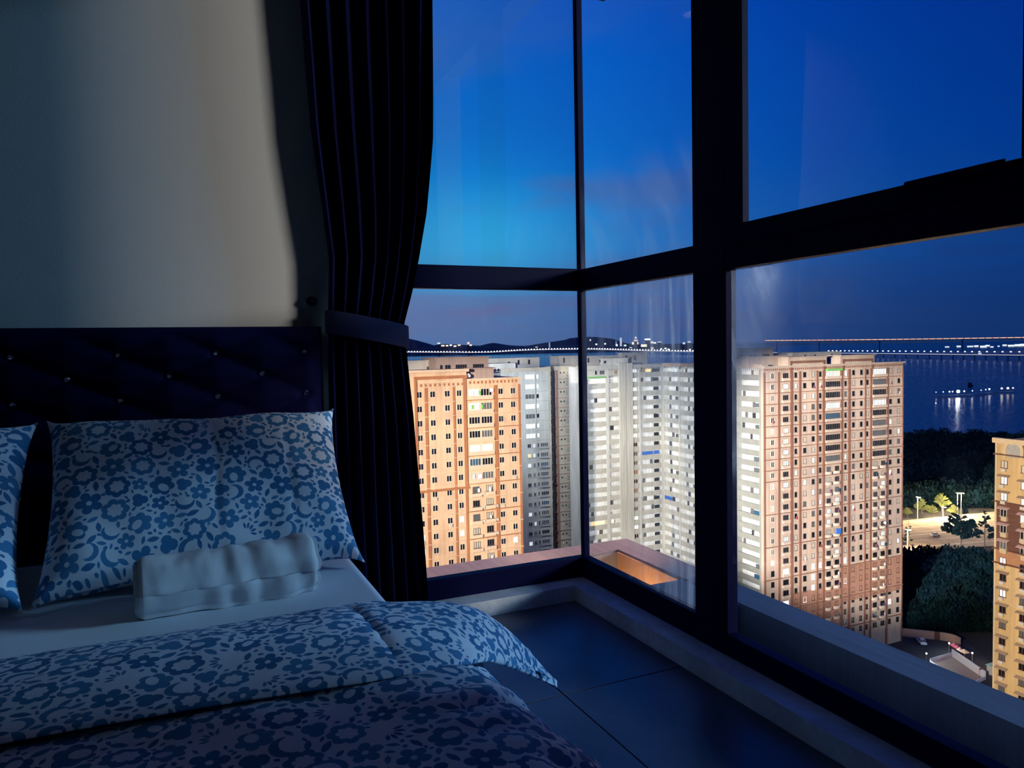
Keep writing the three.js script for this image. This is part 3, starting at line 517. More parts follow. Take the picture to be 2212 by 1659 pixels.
// ---------------------------------------------------------------- white and beige blocks of the estate
const tubes = [];
function corridorLamp(T, f, u0, u1, y, d, power) {   // a row of tube lamps under the corridor ceiling, and its light
  const L = Math.abs(u1 - u0), m = put(T, f, 'tube_lamp', box(L * 0.92, 0.07, 0.10), C.tube, (u0 + u1) / 2, y, d);
  const l = new THREE.RectAreaLight(new THREE.Color().setRGB(0.86, 0.95, 1.0), 14 * CORRIDOR * power, L * 0.92, 0.12); l.name = 'tube_light'; l.position.set(0, -0.06, 0); l.rotation.x = -Math.PI / 2; m.add(l);
  return m;
}
// one open corridor floor: parapet with slab in front, lit wall with doors behind
function corridor(T, f, u0, u1, y, depth, { lamp = true, doors = 0.5, blind = [], parapet = C.cWall, power = 1 } = {}) {
  slab(T, f, 'corridor_parapet', parapet, u0, u1, y - 2.15, y - 0.62, -0.18, 0.02);
  slab(T, f, 'corridor_slab', C.cPale, u0, u1, y - 2.10, y - 1.92, -depth, -0.18);
  if (lamp) corridorLamp(T, f, u0, u1, y + 0.78, -depth * 0.45, power);
  const n = Math.max(1, Math.round((u1 - u0) / 3.4));
  for (let k = 0; k < n; k++) { if (rnd() > doors) continue; const u = lerp(u0, u1, (k + rr(0.25, 0.75)) / n); win(T, f, u, y - 0.35, rr(0.8, 1.3), 1.9, 2, 1, pick([C.door, C.paneGrey, C.pane]), C.frameDark, -depth, 'door'); }
  for (const [a, b, m] of blind) slab(T, f, 'shutter', m, a, b, y - 0.55, y + 0.55, -0.12, -0.04);
}
{ // block whose wings meet in the inner corner, open corridors lit by tubes
  const T = thing('corridor_block', 'grey white block with lit open corridors facing the corner window', 'building'), z = -197.4, S = facing.south(z), D = 1.7;
  part(T, 'body', span(112, 143, GROUND, -5.2, z - 6.4, z - D), C.cBack);
  slab(T, S, 'roof_parapet', C.cWall, 112, 143, -6.0, -4.9, -D, 0.15); dentils(T, S, 113, 142.5, -6.3, 0.75, C.cGrey, 0.26, 0.5);
  slab(T, S, 'pier', C.cPale, 121.4, 122.55, GROUND, -6.0, -D, 0.1); slab(T, S, 'stair_wall', C.cWall, 126.2, 128.6, GROUND, -4.4, -D, 0.5); slab(T, S, 'stair_wall', C.cWall, 128.6, 131.3, GROUND, -4.4, -D, 0.35); slab(T, S, 'pier', C.cPale, 133.7, 134.4, GROUND, -6.0, -D, 0.1);
  slab(T, S, 'pier', C.cPale, 112, 114.6, GROUND, -6.0, -D, 0.1); slab(T, S, 'corner_pier', C.cPale, 142.2, 143, GROUND, -6.0, -D, 0.05);
  slab(T, S, 'top_wall', C.cWall, 114.6, 126.2, -8.3, -6.0, -0.4, 0.02);
  win(T, S, 118.0, -7.1, 1.0, 1.3, 1, 1, C.pane, C.frame, 0.02); win(T, S, 120.2, -7.1, 1.9, 1.3, 3, 1, C.pane, C.frame, 0.02); win(T, S, 125.2, -7.1, 1.2, 1.3, 2, 1, C.bBrown, C.frame, 0.02);
  slab(T, S, 'green_canopy', C.greenCloth, 114.8, 121.2, -8.75, -8.35, 0.02, 0.5);
  for (let k = 0; k < 21; k++) {
    const y = -6.9 - 2.95 * k;
    if (k > 0) { corridor(T, S, 114.6, 121.4, y, D, { doors: 0.3, blind: k === 16 ? [[115.6, 120.6, C.litYellow]] : [] }); corridor(T, S, 122.55, 126.2, y, D, { doors: 0.15, blind: k === 16 ? [[123.0, 123.9, C.litYellow]] : [] }); }
    corridor(T, S, 134.4, 142.2, y, D, { doors: 0.25, lamp: k > 0, blind: [...(k === 0 ? [[136.4, 138.6, C.litYellow]] : []), [139.4, 141.3, k === 9 ? C.blueCloth : C.pane], ...(k === 9 ? [[134.8, 139.0, C.blueCloth]] : [])] });
    slab(T, S, 'wall_panel', C.cWall, 131.3, 133.7, y - 2.15, y - 0.7, -0.6, 0.0);
    win(T, S, 132.5, y, 1.6, 1.25, 2, 1, k < 7 ? C.litWhite : pick([C.pane, C.paneGrey, C.litWhite, C.bBrown]), C.frame, -0.5); slab(T, S, 'wall_panel', C.cWall, 131.3, 133.7, y - 0.7, y + 0.8, -0.75, -0.5);
  }
  roofBox(T, 'penthouse', C.cGrey, 1344, 1398, 761.5, -200.5, -5.2, 2.5, [[0.15, 0.5, 1.6, 1], [0.5, 0.8, 1.6, 1]], false);
  roofBox(T, 'penthouse', C.cPale, 1301, 1357, 775, -199.2, -5.2, 1.1, [[0.1, 0.8, 0.8, 1]]);
  roofBox(T, 'penthouse', C.cGrey, 1262, 1346, 768, -202, -5.2, 1.7, [[0.1, 0.6, 1.4, 1], [0.4, 0.6, 1.4, 1]], false);
}
{ // tall slab: its long side shows lit corridors, its end wall is pink and brown
  const T = thing('slab_tower', 'pinkish slab tower with brown stripes and lit corridor side', 'tower'), z = -152.5, x = 143, S = facing.south(z), Wf = facing.west(x), D = 1.7;
  part(T, 'body', span(x + D + 0.4, 197.1, GROUND, -5.4, z - 45, z - 0.9), C.dWall);
  part(T, 'end_wall', span(x, 197.1, GROUND, -5.4, z - 0.9, z), C.dWall);
  // lit corridors along the west side
  slab(T, Wf, 'corridor_wall', C.cBack, -197.3, z - 0.9, GROUND, -5.4, -D - 0.1, -D);
  slab(T, Wf, 'roof_parapet', C.dTrim, -197.3, z, -5.8, -4.7, -D, 0.15); dentils(T, Wf, -197, z - 0.5, -6.1, 0.75, C.cGrey, 0.26, 0.5);
  const piers = [-197.3, -189.0, -180.5, -172, -163.0, z - 1.2];
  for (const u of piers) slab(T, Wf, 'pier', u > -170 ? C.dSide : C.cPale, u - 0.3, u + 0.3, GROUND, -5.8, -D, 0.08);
  for (let k = 0; k < 25; k++) for (let n = 0; n < piers.length - 1; n++) {
    if (n > 1 && n < 3) continue;   // hidden by the room's pillar from every place near the camera
    const y = -6.9 - 2.95 * k, u0 = piers[n] + 0.3, u1 = piers[n + 1] - 0.3;
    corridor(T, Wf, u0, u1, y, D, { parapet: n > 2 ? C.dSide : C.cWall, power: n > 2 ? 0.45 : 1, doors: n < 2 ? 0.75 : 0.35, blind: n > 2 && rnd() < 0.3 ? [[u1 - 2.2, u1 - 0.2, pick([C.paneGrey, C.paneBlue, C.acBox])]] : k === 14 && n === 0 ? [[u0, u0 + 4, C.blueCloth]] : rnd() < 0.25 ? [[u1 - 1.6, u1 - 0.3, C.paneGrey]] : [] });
  }
  for (let k = 0; k < 25; k++) slab(T, Wf, 'corridor_parapet', C.cWall, -180.2, -172.3, -9.05 - 2.95 * k, -7.52 - 2.95 * k, -0.18, 0.02);
  // end wall: stripes, pediments, ledges
  for (const [u, w] of [[148.4, 0.6], [152.97, 1.0], [156.06, 0.7], [162.48, 0.55], [164.9, 0.85], [171.9, 0.8], [174.82, 0.9], [181.26, 0.5], [183.6, 0.7], [190.4, 0.8], [196.9, 0.4], [143.3, 0.5]]) slab(T, S, 'stripe', C.dStripe, u - w / 2, u + w / 2, GROUND, -6.9, 0, 0.18);
  slab(T, S, 'cornice', C.dTrim, 142.8, 197.5, -5.75, -5.2, 0, 0.55); dentils(T, S, 143.2, 197, -6.2, 0.72, C.dStripe, 0.24, 0.5);
  for (const [a, b] of [[151.7, 166.0], [171.3, 184.9]]) {
    const g = part(T, 'pediment', span(a, b, -5.4, -3.1, z - 4, z + 0.1), C.dTrim);
    part(g, 'band', span(a + 0.7, b - 0.6, -4.7, -4.0, z + 0.1, z + 0.32), C.dStripe); part(g, 'moulding', span(a + 1.9, b - 1.8, -5.45, -5.2, z + 0.1, z + 0.4), C.dStripe); part(g, 'lip', span(a - 0.2, b + 0.2, -3.1, -2.85, z - 4, z + 0.6), C.dTrim);
    part(g, 'band', span(a + 0.7, a + 1.4, -7, -4.7, z + 0.1, z + 0.3), C.dStripe); part(g, 'band', span(b - 1.3, b - 0.6, -7, -4.7, z + 0.1, z + 0.3), C.dStripe);
  }
  slab(T, S, 'red_facade', C.dLow, 172.3, 197.0, -74, -63.6, 0, 0.08); slab(T, S, 'red_facade', C.dLow, 153.5, 171.5, -84, -68.5, 0, 0.08);
  const cols = [[146.1, 1.1], [150.85, 1.9], [154.5, 0.95], [157.8, 1.15], [160.95, 1.1], [163.6, 0.9], [173.35, 0.9], [176.5, 1.05], [179.65, 1.0], [182.1, 0.9], [191.7, 1.1], [195.2, 1.05]];
  const rest = { 0: [], 1: [] };
  for (let k = 0; k < 26; k++) {
    const y = -7.9 - 3 * k, low = k >= 18;
    if (k < 9 || k % 3 === 0) slab(T, S, 'floor_ledge', C.dStripe, 142.9, 197.3, y - 1.70, y - 1.56, 0, 0.30);
    const w = (u, yy, ww, h, nx, ny, p, fr, d = 0) => { if (!low) return win(T, S, u, yy, ww, h, nx, ny, p, fr, d); rest[p === C.litWhite ? 1 : 0].push(winGeo(ww, h, nx, ny).clone().translate(u, yy, d)); };
    cols.forEach(([u, ww], n) => {
      const q = rnd(), lit = n === 1 ? q < 0.55 : q < 0.10, p = low ? (lit ? C.litWhite : C.pane) : lit ? pick([C.litWhite, C.litWhite, C.litWarm, C.litGreen]) : q < 0.30 ? C.curtain : q < 0.42 ? C.paneGrey : C.pane;
      w(u, y, ww, n === 1 ? 1.35 : 1.45, n === 1 ? 3 : n === 0 ? 2 : 1, 1, p, n === 0 ? C.frame : C.frameDark);
      if (n === 1) slab(T, S, 'balcony_parapet', C.dTrim, 149.6, 152.3, y - 1.5, y - 0.72, 0, 0.4);
      if (!low && rnd() < 0.06) put(T, S, 'laundry', rbox(0.5, 0.8, 0.06, 0.02, 1), pick([C.whiteCloth, C.purpleCloth, C.redCloth]), u, y - 0.5, 0.4);
    });
    for (const [a, b] of [[165.5, 171.4], [184.2, 190.0]]) {
      const m = (a + b) / 2;
      if (k < 9) {
        const p = k === 0 && a < 170 ? C.litWarm : pick([C.pane, C.pane, C.paneBlue, C.paneGrey, C.litWhite]);
        slab(T, S, 'balcony_parapet', C.dTrim, a, b, y - 1.5, y - 0.75, 0, 0.5); w(m, y, b - a - 0.4, 1.6, 8, 1, p, C.frameDark, 0.02);
        if (k === 0 && a < 170) slab(T, S, 'green_canopy', C.greenCloth, a, b, y + 0.85, y + 1.35, 0.05, 0.9);
      } else for (const u of [m - 1.6, m + 1.6]) {
        w(u, y, 1.6, 1.35, 3, 1, low ? C.pane : pick([C.pane, C.pane, C.paneGrey, C.litWhite, C.curtain]), C.frameDark, 0.02);
        const pg = new THREE.CylinderGeometry(1.25, 1.25, 0.75, 14, 1, false, -Math.PI / 2, Math.PI).scale(1, 1, 0.6); put(T, S, 'balcony', pg, C.dTrim, u, y - 1.05, 0);
        if (rnd() < 0.35) put(T, S, 'laundry', rbox(rr(0.5, 0.9), rr(0.6, 1.0), 0.06, 0.02, 1), pick([C.whiteCloth, C.whiteCloth, C.purpleCloth, C.paneBlue]), u + rr(-0.4, 0.4), y - 0.1, 0.75);
        if (k === 15 && a < 170 && u > m) put(T, S, 'blue_tarpaulin', rbox(1.9, 1.5, 0.2, 0.05, 2), C.blueCloth, u, y, 0.7);
        if (k === 15 && a > 170 && u > m) { const b0 = put(T, S, 'bright_lamp', new THREE.SphereGeometry(0.4, 14, 10), C.litWhite, u, y + 0.3, 0.8); const l = new THREE.PointLight(new THREE.Color().setRGB(0.8, 0.95, 1), 12, 0, 2); l.name = 'balcony_light'; l.castShadow = true; b0.add(l); }
      }
    }
  }
  for (const q of [0, 1]) if (rest[q].length) { const fr = [], pa = []; for (const g of rest[q]) { const i = g.index.array; fr.push(...i.slice(g.groups[0].start, g.groups[0].start + g.groups[0].count)); pa.push(1); } const m = part(T, 'lower_windows', mergeGeometries(rest[q].map((g) => { const h = g.clone(); h.clearGroups(); return h; })), q ? C.litWhite : C.pane, [0, 0, z]); m.userData.kind = 'stuff'; }
  roofBox(T, 'penthouse', C.dTrim, 1588, 1670, 753, -160, -5.4, 6, [[0.1, 2.4, 0.9, 4], [0.45, 2.4, 0.9, 4], [0.8, 2.4, 0.9, 4]]);
  roofBox(T, 'stair_head', C.dTrim, 1616, 1705, 771, -156, -5.4, 3, [[0.88, 0.8, 1.0, 1]]);
  roofBox(T, 'penthouse', C.cGrey, 1712, 1817, 760, -162, -5.4, 6, [[0.25, 0.6, 1.5, 1], [0.45, 0.6, 1.5, 1], [0.8, 0.6, 1.5, 1]], false);
  roofBox(T, 'roof_house', C.cGrey, 1655, 1712, 764, -164, -5.4, 5, [], false);
}
{ // blocks between the orange tower and the corridor block
  const T = thing('white_block', 'pale bluish block with lit balconies right behind the orange tower', 'building'), z = -202, S = facing.south(z);
  part(T, 'body', span(88, 104.6, GROUND, -5.3, z - 14, z), C.bWall);
  slab(T, S, 'cornice', C.bBeige, 88, 104.6, -6.3, -5.0, 0, 0.3); dentils(T, S, 94, 104.5, -5.9, 0.72, C.cGrey, 0.26, 0.5);
  slab(T, S, 'corner_trim', C.bBeige, 103.8, 104.6, GROUND, -6.3, 0, 0.15); slab(T, S, 'projection', C.bWall, 93.4, 99.3, GROUND, -6.4, 0, 0.5);
  for (let k = 0; k < 20; k++) {
    const y = -7.75 - 3 * k;
    slab(T, S, 'floor_ledge', C.cGrey, 99.4, 103.8, y - 1.6, y - 1.5, 0, 0.12);
    if (k < 7) { const lit = [1, 1, 0, 1, 0, 1, 1][k]; win(T, S, 97.3, y, 3.2, 1.45, 3, 1, lit ? C.litWhite : pick([C.paneGrey, C.litWhite]), C.cPale, 0.5); win(T, S, 100.1, y, 0.9, 1.3, 1, 1, lit ? C.litWhite : C.pane, C.cPale, 0.02); }
    else { win(T, S, 96.7, y, 1.2, 1.2, 2, 1, k === 8 ? C.litYellow : pick([C.pane, C.paneGrey, C.litWhite]), C.cPale, 0.5); win(T, S, 98.4, y, 0.8, 1.2, 2, 1, pick([C.pane, C.litWhite, C.paneGrey]), C.cPale, 0.5); win(T, S, 100.0, y, 0.5, 1.2, 1, 1, C.pane, C.cPale, 0.02); win(T, S, 102.1, y, 2.6, 1.2, 4, 1, pick([C.paneGrey, C.paneGrey, C.pane, C.paneBlue]), C.cPale, 0.02); slab(T, S, 'window_ledge', C.bWall, 100.5, 103.7, y - 1.1, y - 0.85, 0, 0.5); }
  }
  roofBox(T, 'penthouse', C.cGrey, 1050, 1165, 773, -208, -5.3, 6, [[0.42, 0.7, 0.5, 1], [0.6, 0.7, 1.4, 1], [0.8, 0.7, 1.4, 1]], false);
  roofBox(T, 'penthouse', C.cPale, 1053, 1114, 785, -204, -5.3, 2, [], false);
  const B = thing('beige_block', 'pale block with brown edge stripes behind the corner post', 'building'), zb = -205, Sb = facing.south(zb);
  part(B, 'body', span(108.3, 119.5, GROUND, -5.2, zb - 14, zb), C.bWall); part(B, 'recess_wall', span(104.7, 108.3, GROUND, -5.2, zb - 14, zb - 1.5), C.bBrown);
  slab(B, Sb, 'cornice', C.bBeige, 104.8, 119.5, -6.2, -4.9, -1.5, 0.3); dentils(B, Sb, 108.5, 119, -5.7, 0.72, C.cGrey, 0.26, 0.5);
  slab(B, Sb, 'beige_panel', C.bBeige, 108.8, 112.4, GROUND, -6.2, 0, 0.06); slab(B, Sb, 'stripe', C.bBrown, 108.0, 108.7, GROUND, -6.2, 0, 0.2); slab(B, Sb, 'stripe', C.bBrown, 104.7, 105.3, GROUND, -6.2, -1.5, -1.2); slab(B, Sb, 'wall_panel', C.bBeige, 105.6, 107.7, GROUND, -6.2, -1.5, -1.38);
  for (let k = 0; k < 20; k++) {
    const y = -7.3 - 3 * k;
    win(B, Sb, 106.8, y, 0.7, 1.3, 1, 1, C.pane, C.frameDark, -1.38); slab(B, Sb, 'floor_ledge', C.bBrown, 105.0, 112.6, y - 1.75, y - 1.6, -1.5, 0.2);
    for (const u of [109.7, 110.9]) win(B, Sb, u, y + 0.3, 0.45, 0.45, 1, 1, rnd() < 0.1 ? C.litWarm : C.pane, C.frameDark, 0.06, 'vent_window');
    win(B, Sb, 111.95, y, 0.55, 1.3, 1, 1, C.pane, C.frameDark, 0.02); if (k < 8) win(B, Sb, 112.95, y + 0.3, 0.4, 0.4, 1, 1, C.paneGrey, C.frameDark, 0.0, 'vent_window');
    if (k > 6) { slab(B, Sb, 'balcony_parapet', C.bWall, 112.8, 117.0, y - 1.55, y - 0.75, 0, 0.8); win(B, Sb, 114.9, y, 3.2, 1.3, 6, 1, pick([C.pane, C.paneBlue, C.paneGrey, C.paneGrey]), C.cPale, 0.02); }
  }
  roofBox(B, 'penthouse', C.cGrey, 1207, 1262, 768, -209, -5.2, 6, [[0.2, 0.5, 1.6, 1]], false);
  // lights of the estate yard below shine up these pale walls
}
{ // yellow tower at the edge of the view
  const T = thing('yellow_tower', 'yellow beige tower with awnings and brown band over the tree gap', 'tower'), x = 136, Wf = facing.west(x), yAt = (py) => onX(2169, py, x).y, uAt = (px, py = 1035) => onX(px, py, x).z, u0 = uAt(2150), u1 = -38;
  const top = yAt(947);
  part(T, 'body', span(x, x + 24, GROUND, top - 0.6, u0, u1), C.eWall);
  slab(T, Wf, 'cornice', C.eTrim, u0 - 0.4, u1, top - 0.9, top, -0.5, 0.45); part(T, 'stair_head', span(x + 3, x + 14, top - 0.6, top + 1.6, u0 + 4.5, u1 + 1), C.eTrim);
  slab(T, Wf, 'brown_band', C.eBrown, uAt(2170), u1, yAt(980), yAt(951), 0, 0.06); slab(T, Wf, 'corner_trim', C.eTrim, u0, u0 + 0.35, GROUND, top - 0.9, 0, 0.14);
  slab(T, Wf, 'brown_band', C.eBrown, u0 + 0.35, u1, yAt(1187), yAt(1086), 0, 0.06); slab(T, Wf, 'red_band', C.eRed, u0 + 0.35, u1, yAt(1218), yAt(1188), 0, 0.06);
  for (const py of [982, 1085, 1187.5, 1218]) slab(T, Wf, 'ledge', C.eBrown, u0 - 0.25, u1, yAt(py) - 0.12, yAt(py) + 0.12, 0, 0.35);
  // arched opening under the cornice
  const ua = uAt(2190.5, 970), arch = new THREE.Shape(); arch.moveTo(-1.75, -1.3); arch.lineTo(-1.75, 0.1); arch.absarc(0, 0.1, 1.75, Math.PI, 0, true); arch.lineTo(1.75, -1.3); arch.lineTo(1.25, -1.3); arch.lineTo(1.25, 0.1); arch.absarc(0, 0.1, 1.25, 0, Math.PI, false); arch.lineTo(-1.25, -1.3); arch.closePath();
  const a1 = put(T, Wf, 'arch_surround', new THREE.ExtrudeGeometry(arch, { depth: 0.22, bevelEnabled: false, curveSegments: 14 }), C.eTrim, ua, yAt(971), 0.06);
  const ap = new THREE.Shape(); ap.moveTo(-1.25, -1.3); ap.lineTo(-1.25, 0.1); ap.absarc(0, 0.1, 1.25, Math.PI, 0, true); ap.lineTo(1.25, -1.3); ap.closePath(); part(a1, 'arch_panel', new THREE.ExtrudeGeometry(ap, { depth: 0.05, bevelEnabled: false, curveSegments: 14 }), C.cGrey, [0, 0, 0.02]);
  const c1 = uAt(2169.5), pitch = 3.55;
  for (let n = 0; n < 5; n++) {
    const u = c1 + n * pitch;
    for (let k = 0; k < 20; k++) {
      const y = yAt(1003) - 2.96 * k - (n % 2 ? 0.45 : 0), brown = k >= 3 && k <= 5, red = k === 6;
      const lit = (n === 0 && (k === 2 || k === 6)) || (n === 1 && (k === 1 || k === 2 || k === 3)) || rnd() < 0.05;
      win(T, Wf, u, y, 1.15, 1.35, 2, 1, lit ? C.litWhite : k === 0 ? C.acBox : pick([C.pane, C.pane, C.paneGrey]), brown ? C.frame : C.eBrown, brown || red ? 0.06 : 0);
      if (k > 0 && !red) put(T, Wf, 'awning', awnGeo, brown ? C.awningPink : C.awning, u + 0.05, y + 1.12, 0.05);
      if (brown) slab(T, Wf, 'balcony_parapet', C.eTrim, u - 0.2, u + 0.8, y - 1.4, y - 0.55, 0.06, 0.6);
      if (rnd() < 0.6) put(T, Wf, 'air_conditioner', acGeo, C.acBox, u + rr(-0.3, 0.1), y - 1.0, 0.05);
    }
  }
}
// ---------------------------------------------------------------- floodlights on a tall mast
function floods(T, at, aims, off) {   // heads in a row, each with its lens and its light
  aims.forEach(([to, angle, k, rgb], n) => {
    const p = [off[0] + n * 0.9 - (aims.length - 1) * 0.45, off[1], off[2]], h = part(T, 'lamp_head', rbox(0.6, 0.6, 0.35, 0.05, 2), C.metal, p), d = new THREE.Vector3(...to).sub(at).normalize(); h.quaternion.setFromUnitVectors(new THREE.Vector3(0, 0, 1), d);
    part(h, 'lamp_lens', new THREE.CylinderGeometry(0.25, 0.25, 0.04, 20).rotateX(Math.PI / 2), glow(rgb, 4), [0, 0, 0.19]);
    const l = new THREE.SpotLight(new THREE.Color().setRGB(...rgb), 900000 * k * FLOOD, 0, angle, 0.35, 2); l.name = 'floodlight'; l.castShadow = true; l.shadow.radius = 15; l.position.set(p[0] + d.x * 0.5, p[1] + d.y * 0.5, p[2] + d.z * 0.5); l.target.position.set(p[0] + d.x * 50, p[1] + d.y * 50, p[2] + d.z * 50); T.add(l); T.add(l.target);
  });
}
{
  const T = thing('rooftop_floodlights', 'warm floodlights on a plain block west of the room turned to the towers', 'lamp', [-60, GROUND, -12]);
  part(T, 'building', box(9, 98, 9, -4.2, 49, 3.8), C.cWall); part(T, 'platform', rbox(5, 0.2, 1, 0.05, 1), C.metal, [0, 98.55, 0.3]); for (const q of [-1.8, 0.1]) part(T, 'post', new THREE.CylinderGeometry(0.1, 0.1, 0.8, 8), C.metal, [q, 98.3, 0.2]);
  const aims = [[[56, -30, -147], 0.20, 0.43, [1, 0.84, 0.66]], [[131, -38, -197], 0.16, 0.10, [1, 0.95, 0.88]], [[170, -38, -152], 0.155, 1.85, [1, 0.93, 0.83]], [[136, -40, -72], 0.20, 0.44, [1, 0.87, 0.64]]];
  floods(T, new THREE.Vector3(-60, GROUND + 99, -12), aims, [0, 99, 0]);
  const T2 = thing('wall_floodlights', 'bracket of cold floodlights on the hidden flank of the orange tower', 'lamp', [68.95, -4.2, -163]);
  part(T2, 'bracket', rbox(1.2, 0.2, 3, 0.05, 1), C.metal, [0.6, -0.5, 0]);
  floods(T2, new THREE.Vector3(70, -4.2, -163), [[[103, -24, -204], 0.72, 0.021, [0.90, 0.97, 1.0]], [[128, -34, -198], 0.58, 0.010, [0.95, 1.0, 0.95]]], [1.05, 0, 0]);
  // rooftop floodlights east and south east of the room: their light falls through the side windows on wall, pillow and duvet
  const rackAt = (label, az, dist, h, w, hgt, rgb, k) => {
    const x = Math.sin(az) * dist, zz = -Math.cos(az) * dist, T3 = thing('rooftop_floodlight_rack', label, 'lamp', [x, h, zz]), bw = w / 2 + 1;
    part(T3, 'stair_head', box(bw, 4, 6, 0, -hgt / 2 - 3.2, 0), C.cWall, [0, 0, 0], [0, -az, 0]); part(T3, 'building', box(bw * 2 + 4, h - GROUND - hgt / 2 - 5.2, 14, 0, -(h - GROUND) / 2 - hgt / 4 - 2.6, 0), C.cWall, [0, 0, 0], [0, -az, 0]);
    const rack = new THREE.Group(); rack.name = 'rack'; rack.rotation.y = Math.PI + Math.PI - az + Math.PI * 0; rack.lookAt(0, h, 0); T3.add(rack); rack.rotation.set(0, Math.atan2(-x, -zz), 0);
    for (const q of [-0.4, 0.4]) part(rack, 'stanchion', new THREE.CylinderGeometry(0.12, 0.12, hgt + 1.4, 8), C.metal, [q * w, -0.7, -0.35]);
    const lens = glow(rgb, 12), nx = Math.round(w / 1.1), ny = Math.round(hgt / 1.1), lg = new THREE.CircleGeometry(0.42, 12), hg = new THREE.CylinderGeometry(0.46, 0.3, 0.4, 12).rotateX(Math.PI / 2);
    for (let i = 0; i < nx; i++) for (let j = 0; j < ny; j++) { const p = [(i + 0.5 - nx / 2) * 1.1, (j + 0.5 - ny / 2) * 1.1]; part(rack, 'lamp_lens', lg, lens, [...p, 0.08]); part(rack, 'lamp_housing', hg, C.metal, [...p, -0.14]); }
    const ra = new THREE.RectAreaLight(new THREE.Color().setRGB(...rgb), k, w, hgt); ra.name = 'rooftop_floodlight'; ra.position.set(0, 0, 0.2); ra.rotation.y = Math.PI; rack.add(ra);
  };
  const deg = Math.PI / 180;
  rackAt('rack of warm floodlights on a roof south east of the room', 136 * deg, 68, 12.0, 13.2, 6.6, [1.0, 0.97, 0.91], 92);
  rackAt('rack of blue floodlights on a high roof east of the room', 106 * deg, 62, 20.0, 12.1, 6.6, [0.28, 0.62, 1.0], 74);
  // narrow downlights under the slab above wash the ledge
  const dl = std([0.5, 0.5, 0.5], 0.5); for (const x of [0.55, 1.3, 2.05]) {
    const T4 = thing('soffit_downlight', 'small warm downlight under the slab above the ledge', 'lamp', [x, 2.98, -3.5], 'downlights above the ledge');
    part(T4, 'can', new THREE.CylinderGeometry(0.05, 0.05, 0.12, 20, 1, true), dl, [0, 0.06, 0]); part(T4, 'lamp_lens', new THREE.CylinderGeometry(0.045, 0.045, 0.01, 20), glow([1, 0.72, 0.55], 6), [0, 0.08, 0]);
    const l = new THREE.SpotLight(new THREE.Color().setRGB(1.0, 0.66, 0.52), 18, 0, 0.20, 0.6, 2); l.name = 'downlight'; l.castShadow = true; l.position.set(0, 0.05, 0); l.target.position.set(0, -2, 0); T4.add(l); T4.add(l.target);
  }
  part(struct('soffit', 'concrete slab projecting above the windows outside', 'slab'), 'slab', span(-1, 2.3, 3.06, 3.25, -3.7, ZN - 0.2), X.greyPaint);
}
// ---------------------------------------------------------------- ground, road, trees, cars
const G = {
  earth: std([0.030, 0.034, 0.030], 0.95, { map: rep(blotch, 0.02), bumpMap: rep(grain, 0.1), bumpScale: 0.2 }), asphalt: std([0.05, 0.052, 0.056], 0.9, { map: rep(blotch, 0.05) }), sandRoad: std([0.42, 0.33, 0.23], 0.9, { map: rep(blotch, 0.04), bumpMap: rep(grain, 0.3), bumpScale: 0.04 }),
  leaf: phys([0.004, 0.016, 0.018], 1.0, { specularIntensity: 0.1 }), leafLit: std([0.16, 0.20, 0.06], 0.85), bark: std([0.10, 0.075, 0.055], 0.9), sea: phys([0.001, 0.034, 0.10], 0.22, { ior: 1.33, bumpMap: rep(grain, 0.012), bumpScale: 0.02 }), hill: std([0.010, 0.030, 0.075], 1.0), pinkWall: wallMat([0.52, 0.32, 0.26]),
  line: std([0.62, 0.58, 0.50], 0.8),
};
